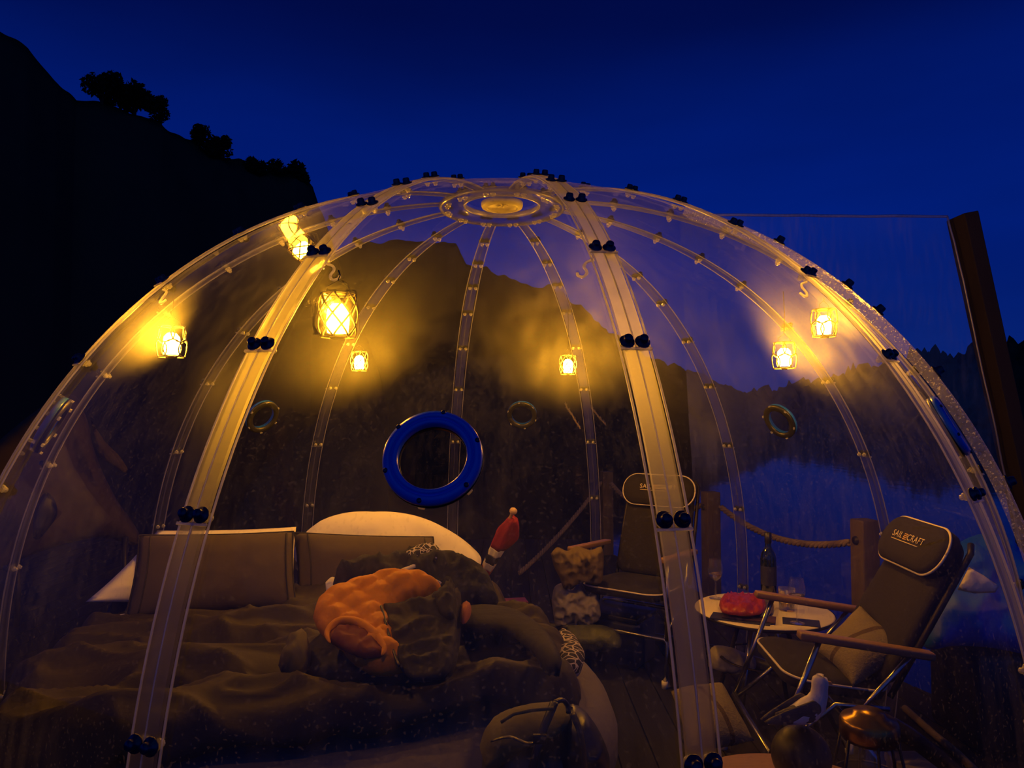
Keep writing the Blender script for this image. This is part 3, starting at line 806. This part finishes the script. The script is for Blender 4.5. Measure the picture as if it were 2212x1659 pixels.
# ------------------------------------------------------------------ backpack at the foot of the bed
bp = thing('backpack', 'dark olive backpack with straps standing at the foot of the bed', 'backpack')
bpl = lambda a, b: PY(a, b, 1.74)
heap('body', [(1042, 1640), (1060, 1590), (1120, 1560), (1200, 1548), (1262, 1552), (1298, 1592), (1316, 1650), (1326, 1800), (1310, 2080), (1060, 2080), (1036, 1800)], bpl, .12, BLACK, bp, step=16, fold=.02, seed=41, rim=80, back=1)
heap('lid', [(1036, 1612), (1050, 1572), (1085, 1546), (1140, 1530), (1196, 1524), (1232, 1524), (1228, 1552), (1200, 1580), (1160, 1592), (1120, 1622), (1080, 1640), (1046, 1640)], lambda a, b: PY(a, b, 1.69), .07, OLIVE, bp, step=8, fold=.016, seed=42, rim=34, back=1)
heap('side_pocket', [(1232, 1526), (1266, 1540), (1298, 1586), (1318, 1650), (1290, 1690), (1220, 1690), (1200, 1620), (1212, 1560)], lambda a, b: PY(a, b, 1.68), .07, BLACK, bp, step=9, fold=.016, seed=43, rim=36, back=1)
MB().tube([PY(a, b, 1.60) for a, b in ((1082, 1560), (1110, 1542), (1150, 1534), (1196, 1530))], .004, 6).obj('zipper', OLIVE, bp)
MB().tube(catmull([PY(1198, 1516, 1.62), PY(1186, 1545, 1.60), PY(1172, 1580, 1.59), PY(1160, 1620, 1.58), PY(1140, 1700, 1.58)], 4), .011, 6, squash=.3).obj('strap', BLACK, bp)
MB().tube(catmull([PY(1198, 1518, 1.62), PY(1214, 1512, 1.64), PY(1226, 1524, 1.65), PY(1228, 1540, 1.64)], 4), .006, 6).obj('carry_loop', BLACK, bp)
MB().tube(catmull([PY(1062, 1600, 1.60), PY(1100, 1592, 1.585), PY(1140, 1606, 1.575), PY(1166, 1598, 1.57)], 4), .008, 6, squash=.3).obj('strap', BLACK, bp)
MB().tube(catmull([PY(1236, 1540, 1.60), PY(1252, 1580, 1.585), PY(1262, 1640, 1.58), PY(1266, 1720, 1.58)], 4), .010, 6, squash=.3).obj('strap', DARKMETAL, bp)
MB().box(PY(1166, 1596, 1.57), (.03, .012, .02), bev=.003).obj('buckle', BALLM, bp)

# ------------------------------------------------------------------ flag
flg = thing('furled_flag', 'small red flag with white and navy bands furled on a stick', 'flag')
A, B = PY(1044, 1240, 3.86), PY(1107, 1108, 3.72)
dr = (B - A).normalized(); foot = A - dr * ((A.z - .02) / dr.z)
MB().tube([foot, B], .009, 8).obj('pole', WOOD, flg)
kz = dr.to_track_quat('Z', 'Y').to_matrix().to_4x4()
MB().lathe([(0, -.012), (.009, -.010), (.011, -.004), (.018, .002), (.021, .012), (.018, .022), (.008, .029), (0, .030)], 16, Matrix.Translation(B) @ kz).obj('finial', mat('pale_wood', (.65, .45, .25), .5), flg)
side = V((1, 0, 0)) - dr * dr.x; side.normalize(); fw = dr.cross(side)
def band(t0, t1, m, name):
    secs = []
    for j in range(9):
        t = t0 + (t1 - t0) * j / 8
        c = A.lerp(B, t)
        if t < .45: hw = .028 + .010 * t / .45; off = .006
        else: q_ = (t - .45) / .48; hw = .038 + .022 * sin(pi * min(1, q_ * .75)) - .030 * max(0, q_ - .55) / .45; off = .006 + .022 * sin(pi * min(1, q_ * .8))
        sec = []
        for k in range(24):
            w = 2 * pi * k / 24; rr = 1 + .14 * sin(5 * w + 6 * t)
            sec.append(c + side * (hw * cos(w) * rr + off) + fw * (.035 * sin(w) * rr))
        secs.append(sec)
    MB().loft(secs).obj(name, m, flg)
band(-.02, .12, FLAGR, 'cloth_band'); band(.12, .22, FLAGW, 'cloth_band'); band(.22, .34, FLAGB, 'cloth_band'); band(.34, .45, FLAGW, 'cloth_band'); band(.45, .93, FLAGR, 'cloth_band')

# ------------------------------------------------------------------ chairs
def rounded_pad(w0, w1, l, th, rc, n=10, crown=.012):
    """flat cushion in XY: width w0 at y=0, w1 at y=l; returns MB and its top outline"""
    pts = []
    for cx, cy, a0 in ((w1 / 2 - rc, l - rc, 0), (-(w1 / 2 - rc), l - rc, 90), (-(w0 / 2 - rc), rc, 180), (w0 / 2 - rc, rc, 270)):
        for k in range(n + 1):
            a = R(a0 + 90 * k / n); pts.append(V((cx + rc * cos(a), cy + rc * sin(a), 0)))
    c = V((0, l / 2, 0)); secs = []
    for s, z in ((.2, -th / 2), (.9, -th / 2), (.975, -th * .38), (1, -th * .12), (1, th * .12), (.975, th * .38), (.9, th / 2 + crown * .3), (.6, th / 2 + crown), (.2, th / 2 + crown)):
        secs.append([c + (p - c) * s + V((0, 0, z)) for p in pts])
    rim = [c + (p - c) * 1.0 + V((0, 0, th * .25)) for p in pts]
    return MB().loft(secs), rim
def text_mesh(s, size, m, name):
    cu = bpy.data.curves.new('lettering', 'FONT'); cu.body = s; cu.size = size; cu.extrude = .0006; cu.align_x = 'CENTER'; cu.align_y = 'CENTER'; cu.space_character = 1.12
    tmp = bpy.data.objects.new('tmp_text', cu); COL.objects.link(tmp)
    dg = bpy.context.evaluated_depsgraph_get(); dg.update()
    me = bpy.data.meshes.new_from_object(tmp.evaluated_get(dg)); bpy.data.objects.remove(tmp); bpy.data.curves.remove(cu)
    me.name = name; me.materials.clear(); me.materials.append(m); return me
LETTER = mat('pale_print', (.72, .60, .42), .7)
def chair(label, loc, rz, tilt, recline, seat_z, sl=.46, sy=-.24, ac=-.05, az=.20):
    C_ = thing('folding_chair', label, 'chair', loc, rz, 'high-backed folding chairs')
    Mt = Matrix.Translation((0, 0, seat_z)) @ Matrix.Rotation(-tilt, 4, 'X')     # seat, arms and back lean together
    sm, rim = rounded_pad(.46, .43, sl, .055, .09)
    seat = sm.obj('seat', CHARCOAL, C_); seat.matrix_local = Mt @ Matrix.Translation((0, sy, 0))
    MB().tube(rim + [rim[0]], .0045, 6).obj('piping', PIPING, seat)
    bmx = Mt @ Matrix.Translation((0, .20, .03)) @ Matrix.Rotation(pi / 2 - recline, 4, 'X')
    bk, rim = rounded_pad(.44, .41, .56, .04, .06)
    back = bk.obj('backrest', CHARCOAL, C_); back.matrix_local = bmx
    for s in (-1, 1):
        MB().tube([(s * .225, -.02, -.018), (s * .222, .30, -.018), (s * .215, .54, -.018), (s * .19, .57, -.018)], .011, 8).obj('side_tube', DARKMETAL, back)
    hr, rim = rounded_pad(.45, .45, .185, .065, .088)
    head = hr.obj('headrest', CHARCOAL, C_); head.matrix_local = bmx @ Matrix.Translation((0, .395, .038))
    MB().tube(rim + [rim[0]], .0045, 6).obj('piping', PIPING, head)
    for txt, xo in (('SAIL', -.068), ('CRAFT', .064)):
        o = link('lettering', text_mesh(txt, .036, LETTER, 'lettering'), head); o.location = (xo, .105, .047)
    for i in range(4):
        MB().box((-.008, .0945 + .0068 * i, .0475), (.026, .0040, .001)).obj('emblem_stripe', mat('gold_print', (.8, .5, .12), .6), head)
    MB().box((0, .084, .0475), (.20, .003, .001)).obj('underline', LETTER, head)
    for s in (-1, 1):
        arm = MB().box((0, 0, 0), (.048, .44, .026), bev=.011).obj('armrest', WOOD, C_); arm.matrix_local = Mt @ Matrix.Translation((s * .265, ac, az))
        a0 = Mt @ V((s * .265, ac - .15, az - .012)); f0 = V((s * .255, -.20, .22))
        MB().tube([a0, a0.lerp(f0, .5) + V((0, .004, 0)), f0], .010, 8).obj('arm_support', ALU, C_)
        a1 = Mt @ V((s * .262, ac + .15, az - .012)); r0 = V((s * .25, .03, .30))
        MB().tube([a1, r0], .009, 8).obj('arm_strut', ALU, C_)
    # inverted-U front legs and rear legs
    def uleg(y_top, y_bot, z_top, name):
        w = .265
        pth = [(-w, y_bot, .012), (-w, y_bot + (y_top - y_bot) * .75, z_top * .75), (-w * .985, y_top, z_top * .94), (-w * .93, y_top, z_top), (0, y_top, z_top), (w * .93, y_top, z_top), (w * .985, y_top, z_top * .94), (w, y_bot + (y_top - y_bot) * .75, z_top * .75), (w, y_bot, .012)]
        lg = MB().tube(pth, .0115, 8).obj(name, ALU, C_)
        for s in (-1, 1):
            MB().tube([(s * w, y_bot, 0), (s * w, y_bot, .035)], .0165, 10).obj('foot_cap', CREAM, lg)
    uleg(-.20, -.24, .225, 'front_leg'); uleg(.10, .26, .30, 'rear_leg')
    for s in (-1, 1):
        MB().tube([(s * .245, -.20, .21), (s * .245, .02, seat_z - .045), (s * .235, .20, seat_z - .06)], .009, 8).obj('seat_rail', ALU, C_)
    return C_
chair('high-backed charcoal chair standing upright behind the clear rib', (.685, 3.93, 0), R(-35), R(3), R(16), .42)
chair('reclined charcoal chair at right, holding a striped cushion', (1.09, 2.67, 0), R(-94), R(8), R(22), .44, .36, -.13, .09, .175)

def tassels(o, quad, n, m, seed):
    pass
def cushion(label, TL, TR, BR, BL, th, seed):
    o = pillow('cushion', TL, TR, BR, BL, th, CUSHM, seed=seed, wr=.008, pinch=.8)
    tag(o, label, 'cushion', 'striped cushions')
    rnd = random.Random(seed)
    inv = o.matrix_local.inverted()
    for a, b in ((TR, BR), (TL, BL)):
        a, b = inv @ V(a), inv @ V(b); outd = ((a + b) / 2).normalized()
        fm = MB()
        for i in range(46):
            p = a.lerp(b, (i + .5) / 46); p = p - outd * .012 * (4 * ((i + .5) / 46) * (1 - (i + .5) / 46))
            for q in range(2):
                fm.tube([p, p + outd * .02 + V((0, 0, rnd.uniform(-.01, .01))), p + outd * rnd.uniform(.03, .045) + V((rnd.uniform(-.01, .01), rnd.uniform(-.01, .01), rnd.uniform(-.012, .012)))], .0022, 4)
        fm.obj('fringe', mat('beige_fringe', (.36, .28, .17), .9), o)
    return o
cushion('beige striped cushion with fringed ends on the reclined chair', PY(1858, 1306, 2.74), PY(1972, 1404, 2.50), PY(1842, 1484, 2.44), PY(1762, 1404, 2.66), .11, 51)
cushion('beige striped cushion lying on the floor behind the gull', PY(1448, 1492, 2.62), PY(1560, 1475, 2.72), PY(1630, 1600, 2.42), PY(1490, 1625, 2.34), .13, 52)

# ------------------------------------------------------------------ round table and what stands on it
TZ = .472; TC = V((1.155, 3.285, 0)); TR_ = .305
tb = thing('folding_table', 'small round table with a white top between the two chairs', 'table', TC)
MB().lathe([(0, TZ - .018), (TR_ - .008, TZ - .018), (TR_, TZ - .012), (TR_, TZ - .004), (TR_ - .006, TZ), (0, TZ)], 56).obj('tabletop', TABLEW, tb)
MB().lathe([(TR_ + .001, TZ - .016), (TR_ + .004, TZ - .012), (TR_ + .004, TZ - .005), (TR_ + .001, TZ - .002)], 56).obj('edge_trim', BLACK, tb)
for i in range(4):
    a = R(45 + 90 * i)
    MB().tube([(.10 * cos(a), .10 * sin(a), TZ - .02), (.16 * cos(a), .16 * sin(a), .25), (.24 * cos(a), .24 * sin(a), .0)], .011, 8).obj('leg', DARKMETAL if i % 2 else ALU, tb)
MB().lathe([(.19, .25), (.2, .255), (.19, .26), (.18, .255), (.19, .25)], 32).obj('leg_ring', DARKMETAL, tb)

def wineglass(label, px, py, scale, fill=0):
    p = PZ(px, py, TZ + .003)
    g = thing('wine_glass', label, 'glass', p, 0, 'wine glasses on the table')
    s = scale
    MB().lathe([(0, .004 * s), (.032 * s, .0005), (.033 * s, .003 * s), (.006 * s, .008 * s), (.004 * s, .02 * s), (.004 * s, .085 * s), (.008 * s, .095 * s)], 24).obj('stem', GLASS, g)
    MB().lathe([(.006 * s, .093 * s), (.026 * s, .108 * s), (.038 * s, .135 * s), (.038 * s, .16 * s), (.030 * s, .205 * s)], 28).obj('bowl', GLASS, g, fix=False)
    if fill: MB().lathe([(0, .100 * s), (.022 * s, .107 * s), (.034 * s, .128 * s), (.034 * s, .13 * s), (0, .13 * s)], 24).obj('wine', mat('pale_wine', (.75, .62, .35), .1, trans=.9), g)
    return g
wineglass('wine glass at the left rim of the round table', 1546, 1293, .93, 1)
wineglass('wine glass at the right of the table on a dark coaster', 1722, 1346, .93, 1)
p = PZ(1722, 1344, TZ)
tag(MB().box((p.x + .015, p.y - .005, TZ + .0015), (.15, .10, .003), Matrix.Rotation(R(-20), 3, 'Z')).obj('coaster', DARKBLUE, smooth=False), 'dark blue paper coaster under the right wine glass', 'coaster')
p = PZ(1700, 1318, TZ)
tm = thing('tumbler', 'short clear tumbler behind the wooden armrest', 'tumbler', p)
MB().lathe([(0, .001), (.034, .001), (.036, .004), (.038, .10), (.0365, .10), (.034, .012), (0, .010)], 28).obj('glass', GLASS, tm)
MB().lathe([(0, .0105), (.0335, .0125), (.035, .04), (0, .04)], 24).obj('drink', mat('pale_drink', (.7, .6, .4), .1, trans=.9), tm)
p = PZ(1664, 1291, TZ); p.y += .02
bt = thing('wine_bottle', 'tall dark green wine bottle at the back of the table', 'bottle', (p.x, p.y, TZ))
MB().lathe([(0, 0), (.036, 0), (.0375, .005), (.0375, .185), (.033, .21), (.018, .238), (.0145, .25), (.014, .30), (.0155, .302), (.0155, .313), (0, .314)], 28).obj('body', BOTTLE, bt)
MB().lathe([(.0377, .06), (.0379, .062), (.0379, .15), (.0377, .152)], 28).obj('paper_label', DARKBLUE, bt)
MB().lathe([(.0150, .262), (.0165, .265), (.0165, .314), (0, .316)], 20).obj('foil', BLACK, bt)
p = PZ(1640, 1289, TZ)
p = PZ(1690, 1297, TZ)
tag(MB().lathe([(0, 0), (.011, 0), (.012, .002), (.0118, .042), (.010, .044), (0, .044)], 16).obj('cork', mat('cork', (.60, .42, .26), .9)), 'pale cork standing beside the wine bottle', 'cork').location = (p.x, p.y, TZ)
p = PZ(1706, 1302, TZ)
cd = thing('candle_stub', 'stubby pink-white candle right of the cork', 'candle', (p.x + .01, p.y, TZ))
MB().lathe([(0, 0), (.021, 0), (.022, .003), (.022, .036), (.019, .039), (.006, .034), (0, .034)], 20).obj('wax', mat('pink_wax', (.70, .42, .32), .6), cd)
MB().tube([(0, 0, .033), (.001, 0, .043)], .0012, 5).obj('wick', BLACK, cd)
sb = heap('snack_bag', [(1553, 1308), (1560, 1290), (1590, 1284), (1630, 1286), (1650, 1296), (1655, 1312), (1640, 1326), (1600, 1328), (1562, 1322)], lambda a, b: PZ(a, b, TZ + .035) , .022, REDBAG, None, step=4, fold=.018, ff=16, seed=61, rim=16, back=1.0)
tag(sb, 'crumpled red foil snack bag lying on the round table', 'snack bag')
tag(heap('bag_wrapper', [(1640, 1300), (1660, 1296), (1672, 1306), (1668, 1322), (1645, 1332), (1636, 1322)], lambda a, b: PZ(a, b, TZ + .02), .018, mat('silver_foil', (.35, .28, .24), .3, metal=.6, bump=.6, bscale=40), None, step=5, fold=.008, seed=62, rim=14, back=.9), 'dull silver wrapper at the right end of the red bag', 'wrapper')
def slab(label, px, py, w, d, h, rz, m, z, name='magazine', cat='magazine', cover=None):
    q = PZ(px, py, z)
    o = MB().box((0, 0, h / 2), (w, d, h), bev=.001).obj(name, m, smooth=False); o.location = (q.x, q.y, z); o.rotation_euler = (0, 0, rz)
    tag(o, label, cat, 'magazines on the table'); return o
MAGP = mat('dark_print_paper', (.03, .025, .04), .4, vscale=14, col2=(.12, .05, .05))
slab('dark magazine lowest of the pile at the front of the table', 1600, 1338, .25, .10, .006, R(-25), DARKBLUE, TZ + .001)
slab('dark magazine with reddish print, upper one of the pile', 1618, 1335, .22, .09, .006, R(-22), MAGP, TZ + .0075)

# silvery roll under the table, bag of ice
tag(heap('plastic_bundle', [(1530, 1440), (1536, 1402), (1570, 1396), (1612, 1412), (1632, 1424), (1620, 1446), (1570, 1452)], lambda a, b: PY(a, b, 3.35), .07, BAGW, None, step=7, fold=.02, seed=63, rim=24, back=1), 'pale crumpled plastic bundle on the floor under the round table', 'bag')

# ------------------------------------------------------------------ things behind the upright chair
tag(heap('paper_bag', [(1190, 1196), (1204, 1182), (1226, 1190), (1246, 1180), (1276, 1188), (1300, 1182), (1304, 1220), (1296, 1262), (1256, 1258), (1222, 1274), (1208, 1246), (1196, 1222)], lambda a, b: PY(a, b, 3.80), .06, PAPER, None, step=5, fold=.030, ff=15, seed=71, rim=34, back=1), 'tan paper bag squeezed behind the left armrest of the upright chair', 'paper bag')
tag(heap('plastic_bag', [(1192, 1296), (1198, 1268), (1216, 1260), (1232, 1274), (1252, 1262), (1268, 1284), (1290, 1282), (1298, 1330), (1272, 1354), (1236, 1346), (1204, 1356), (1196, 1332)], lambda a, b: PY(a, b, 3.86), .06, BAGW, None, step=5, fold=.032, ff=16, seed=72, rim=34, back=1), 'crumpled white plastic bag below the tan paper bag', 'plastic bag')
gb = heap('shopping_bag', [(1226, 1352), (1300, 1350), (1340, 1372), (1336, 1400), (1290, 1408), (1232, 1400)], lambda a, b: PY(a, b, 3.78), .08, mat('green_print_bag', (.10, .11, .035), .6, bump=.4), None, step=8, fold=.02, seed=73, rim=26, back=1)
tag(gb, 'dark green shopping bag on the floor under the upright chair', 'shopping bag')
p = PY(1345, 1330, 3.98)
cb = thing('cool_box', 'dark blue cool box in the shadow under the upright chair', 'cool box', (p.x - .03, p.y + .02, 0), R(-35))
MB().box((0, 0, .13), (.36, .26, .24), bev=.02).obj('body', DARKBLUE, cb)
MB().box((0, 0, .265), (.37, .27, .03), bev=.01).obj('lid', BLACK, cb)
p = PY(1115, 1308, 4.05)
ck = thing('side_cabinet', 'low dark cabinet standing behind the bed', 'cabinet', (p.x - .02, 4.08, 0), R(10))
MB().box((0, 0, p.z / 2 - .02), (.34, .22, p.z - .04), bev=.01).obj('body', BLACK, ck)
MB().box((0, -.112, p.z / 2 - .02), (.30, .008, p.z - .10), bev=.004).obj('door', DARKBLUE, ck)
bx = thing('wooden_box', 'small reddish-brown wooden box on the dark cabinet', 'box', (p.x - .02, 4.06, p.z - .04), R(10))
RB = mat('reddish_wood', (.20, .055, .025), .4)
MB().box((0, 0, .028), (.16, .10, .054), bev=.004).obj('body', RB, bx)
MB().box((0, 0, .061), (.164, .104, .014), bev=.004).obj('lid', RB, bx)
MB().box((.0, -.053, .052), (.014, .004, .014), bev=.001).obj('clasp', BRASS, bx)

# ------------------------------------------------------------------ posts and ropes on the deck edge
post_xy = [(.917, 6.88, .105), (1.442, 5.15, .105), (1.906, 3.84, .105)]
post_lab = ['wooden rope post farthest away, left of the upright chair', 'wooden rope post just right of the upright chair', 'wooden rope post nearest, beside the reclined chair']
for (a, b, w), lab in zip(post_xy, post_lab):
    P_ = thing('rope_post', lab, 'post', (a, b, 0), R(12), 'rope posts')
    MB().box((0, 0, .40), (w, w, .80), bev=.008).obj('timber', POSTW, P_)
    MB().tube([(-w / 2 - .012, 0, .69), (w / 2 + .012, 0, .69)], .022, 8).obj('rope_sleeve', DARKMETAL, P_)
def rope(label, a, b, sag, r=.019):
    a, b = V(a), V(b); n = 60; L = (b - a).length
    pts = [a.lerp(b, i / n) - V((0, 0, sag * 4 * (i / n) * (1 - i / n))) for i in range(n + 1)]
    m = MB()
    d0 = (b - a).normalized(); s = d0.cross(V((0, 0, 1))).normalized()
    for k in range(3):
        path = []
        for i in range(4 * n + 1):
            t = i / (4 * n); p_ = a.lerp(b, t) - V((0, 0, sag * 4 * t * (1 - t))); w = 2 * pi * (k / 3 + t * L / .11)
            path.append(p_ + (s * cos(w) + V((0, 0, 1)) * sin(w)) * r * .55)
        m.tube(path, r * .62, 6)
    return tag(m.obj('rope', ROPEM), label, 'rope', 'ropes between the posts')
rope('thick rope sagging between the nearest two posts', (1.49, 5.06, .70), (1.87, 3.93, .66), .10)
rope('thick rope sloping down to the deck left of the farthest post', (.86, 6.86, .69), (.06, 5.95, .03), .05)
rope('thick rope running behind the upright chair back', (.95, 6.80, .69), (1.40, 5.24, .69), .16)
def flat_rope(label, pts, r):
    P_ = catmull(pts, 10); m = MB(); m.tube(P_, r, 8); return tag(m.obj('rope', ROPEM), label, 'rope', 'ropes between the posts')
flat_rope('pale rope lying on the floor at the lower right corner', [PZ(1955, 1530, .02), PZ(2010, 1580, .02), PZ(2070, 1630, .02), PZ(2140, 1700, .02)], .016)

# ------------------------------------------------------------------ right: clear windbreak with leaning post; added blue shape; left: tan canvas
WB = thing('windbreak', 'tall clear plastic windbreak with a leaning dark post at right', 'windbreak', (0, 0, 0))
yb = 4.82
pt_, pb_ = PY(2078, 466, yb), PY(2268, 1345, yb)
pb_ = pt_ + (pb_ - pt_) * ((pt_.z + 1.6) / (pt_.z - pb_.z))
ax = (pt_ - pb_).normalized()
rotm = ax.to_track_quat('Z', 'Y').to_matrix()
PWD = mat('dark_timber', (.035, .024, .018), .85, bump=.3, stretch=(6, 6, 1), vscale=5)
MB().box((0, 0, 0), (.20, .10, (pt_ - pb_).length), bev=.006).obj('post', PWD, WB).matrix_local = Matrix.Translation((pt_ + pb_) / 2) @ rotm.to_4x4()
for p_ in [c for c in WB.children if c.name.startswith('post')]: p_.data.polygons.foreach_set('use_smooth', [False] * len(p_.data.polygons))
for t in (.55, .65, .75, .85):
    MB().lathe([(.0, .012), (.012, .010), (.014, .003), (.014, 0)], 12, Matrix.Translation(pb_.lerp(pt_, t) + V((-.03, -.05, 0))) @ Matrix.Rotation(pi / 2, 4, 'X')).obj('bolt', DARKMETAL, WB)
secs = []
for j in range(31):
    t = j / 30; row = []
    xr = pb_.lerp(pt_, (.05 + (pt_.z - .05) * t - pb_.z) / (pt_.z - pb_.z)).x - .09; xl = PY(1470, 700, yb).x + .1 * (1 - t)
    for i in range(31):
        u = i / 30; q = V((xl + (xr - xl) * u, yb, .05 + (pt_.z - .05) * t))
        q.y += .035 * nz(q, 1.6, 3) + .012 * nz(q, 5, 7); row.append(q)
    secs.append(row)
MB().loft(secs, close=False).obj('clear_sheet', SHEET, WB, fix=False)
for j, m_ in ((30, BEAD),):
    MB().tube(secs[j], .010, 6).obj('top_hem', BEAD, WB)
MB().tube([r_[30] for r_ in secs], .007, 6).obj('side_hem', BEAD, WB)

tp = thing('blue_stand_in', 'blue heap and pale patch added for a reflection beside the reclined chair', 'blue_stand_in')  # made-up blue form and pale patch in place of panel reflections
heap('blue_shape', [(2040, 1190), (2110, 1155), (2170, 1165), (2230, 1240), (2290, 1330), (2280, 1420), (2150, 1400), (2060, 1395), (2010, 1400), (2000, 1340)], lambda a, b: PY(a, b, 2.92 + (1400 - b) * .0009), .10, BLUESTAND, tp, step=10, fold=.03, ff=5, seed=81, rim=60, back=1.3)
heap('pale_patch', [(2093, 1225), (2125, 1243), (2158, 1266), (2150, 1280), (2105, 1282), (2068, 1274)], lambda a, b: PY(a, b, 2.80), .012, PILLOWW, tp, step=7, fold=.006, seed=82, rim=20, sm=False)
MB().box((2.12, 3.05, .20), (.50, .34, .40), bev=.03).obj('crate_below', BLACK, tp)

cv = thing('canvas_cover', 'tan canvas cover with a dark opening left of the dome', 'canvas')
heap('sheet', [(-80, 1020), (60, 900), (150, 850), (186, 900), (200, 960), (222, 1020), (256, 1085), (300, 1150), (290, 1178), (220, 1160), (120, 1180), (40, 1210), (-60, 1240)], lambda a, b: PY(a, b, 4.6 + (a - 100) * .0015), .16, CANVAS, cv, step=12, fold=.03, ff=2.5, seed=91, rim=80, back=1.0)
heap('dark_opening', [(70, 1160), (76, 1100), (98, 1064), (118, 1080), (124, 1110), (110, 1135), (84, 1165)], lambda a, b: PY(a, b, 4.28 + (a - 100) * .0015), .02, BLACK, cv, step=8, fold=.004, seed=92, rim=20)
heap('loose_flap', [(196, 905), (224, 950), (258, 985), (274, 1010), (272, 1022), (240, 1005), (210, 975)], lambda a, b: PY(a, b, 4.5), .03, CANVAS, cv, step=7, fold=.01, seed=93, rim=18)
for (a, b) in ((40, 1200), (270, 1160)):
    q = PY(a, b, 4.6); MB().tube([q, (q.x, q.y, -.0)], .02, 8).obj('support_pole', DARKMETAL, cv)

# ------------------------------------------------------------------ front right: stool with gull, lantern, box
st = thing('round_stool', 'round wooden stool at the bottom edge carrying the gull', 'stool', (.70, 1.76, 0))
SZ = .415
MB().lathe([(0, SZ - .03), (.27, SZ - .03), (.285, SZ - .022), (.29, SZ - .012), (.285, SZ - .002), (.275, SZ), (0, SZ)], 56).obj('top', WOOD, st)
for i in range(3):
    a = R(30 + 120 * i); MB().tube([(.17 * cos(a), .17 * sin(a), SZ - .03), (.23 * cos(a), .23 * sin(a), 0)], [.018, .013], 10).obj('leg', WOOD, st)
ball_c = V((.752, 1.87, SZ + .0745))
tag(MB().lathe([(.0745 * sin(pi * i / 20), -.0745 * cos(pi * i / 20)) for i in range(21)], 40).obj('float_ball', BALLM), 'dark round float on the stool, under the gull', 'ball').location = ball_c
gl = thing('gull_figure', 'carved gull with white head and grey wings on the dark ball', 'gull figure', ball_c + V((0, 0, .072)), R(14))
def ell(c, ry, rz, tang, n=20):
    t = V(tang).normalized(); s = V((0, 1, 0)); u = s.cross(t).normalized()
    if u.z < 0: u = -u
    return [V(c) + s * (ry * cos(2 * pi * k / n)) + u * (rz * sin(2 * pi * k / n)) for k in range(n)]
S = 1.0
spine = [((-.096, 0, .020), .003, .002, (1, 0, .2)), ((-.075, 0, .024), .013, .006, (1, 0, .2)), ((-.045, 0, .028), .022, .015, (1, 0, .2)), ((-.01, 0, .034), .030, .025, (1, 0, .25)),
         ((.025, 0, .044), .031, .032, (1, 0, .45)), ((.048, 0, .060), .025, .028, (.7, 0, .8)), ((.057, 0, .080), .021, .022, (.3, 0, 1)), ((.059, 0, .096), .0195, .0205, (.1, 0, 1)),
         ((.060, 0, .110), .0205, .0215, (.05, 0, 1)), ((.0605, 0, .123), .017, .0185, (.05, 0, 1)), ((.0605, 0, .131), .009, .010, (0, 0, 1)), ((.0605, 0, .133), .001, .001, (0, 0, 1))]
MB().loft([ell(*q) for q in spine]).obj('body', GULLW, gl)
for s in (-1, 1):
    secs = []
    for i in range(15):
        t = i / 14; x_ = .040 - .150 * t
        zc_ = .050 - .026 * t; hw = .031 * (1 - t) ** .55 * min(1, .35 + t * 5); off = .030 * (1 - .72 * t) * min(1, .8 + t)
        secs.append([V((x_, s * (off + .006 * cos(2 * pi * k / 12)), zc_ + hw * sin(2 * pi * k / 12) + .004)) for k in range(12)])
    MB().loft(secs).obj('wing', GULLG, gl)
secs = []
for i in range(9):
    t = i / 8; secs.append([V((.028 - .10 * t, (.022 - .016 * t) * cos(2 * pi * k / 12), .058 - .022 * t + .010 * sin(2 * pi * k / 12))) for k in range(12)])
MB().loft(secs).obj('mantle', GULLG, gl)
MB().tube([(.074, 0, .110), (.092, 0, .106), (.098, 0, .101)], [.006, .0045, .001], 8).obj('beak', mat('gull_beak', (.7, .35, .04), .5), gl)
for s in (-1, 1):
    MB().tube([(.012, s * .012, .018), (.012, s * .012, -.002)], .0028, 6).obj('leg', mat('gull_leg', (.5, .28, .12), .6), gl)
    MB().lathe([(0, .112), (.0022, .112)], 6).obj('eye', BLACK, gl).location = (.066, s * .0165, 0)

lt = thing('storm_lantern', 'unlit storm lantern with brass top on the floor at lower right', 'lantern', (1.005, 2.02, 0), R(20))
k = 1.0
MB().lathe([(0, 0), (.085, 0), (.09, .01), (.09, .16), (.075, .19), (.05, .20), (0, .20)], 28).obj('tank', DARKMETAL, lt)
MB().lathe([(.045, .20), (.062, .26), (.066, .34), (.055, .44), (.045, .46)], 28).obj('chimney', GLASS, lt, fix=False)
MB().lathe([(.045, .46), (.074, .465), (.078, .475), (.078, .510), (.072, .522), (.045, .530), (.040, .542), (0, .545)], 28).obj('cap', BRASS, lt)
for i in range(6):
    a = R(60 * i); MB().tube([(.075 * cos(a), .075 * sin(a), .18), (.092 * cos(a), .092 * sin(a), .28), (.092 * cos(a), .092 * sin(a), .38), (.072 * cos(a), .072 * sin(a), .48)], .0045, 6).obj('guard_wire', DARKMETAL, lt)
for z in (.26, .36):
    MB().tube([(.093 * cos(2 * pi * i / 24), .093 * sin(2 * pi * i / 24), z) for i in range(25)], .0035, 5).obj('guard_ring', DARKMETAL, lt)
MB().lathe([(0, .2), (.012, .2), (.012, .26), (.004, .27), (0, .27)], 12).obj('burner', BRASS, lt)
pb = PZ(1968, 1641, .22)
bx2 = thing('storage_box', 'pale lidded box low at the right, beside the storm lantern', 'box', (pb.x, pb.y, 0), R(4))
MB().box((0, 0, .095), (.105, .12, .19), bev=.006).obj('body', mat('grey_card', (.16, .13, .11), .8), bx2)
MB().box((0, 0, .205), (.112, .127, .03), bev=.005).obj('lid', mat('grey_card_lid', (.20, .165, .14), .8), bx2)
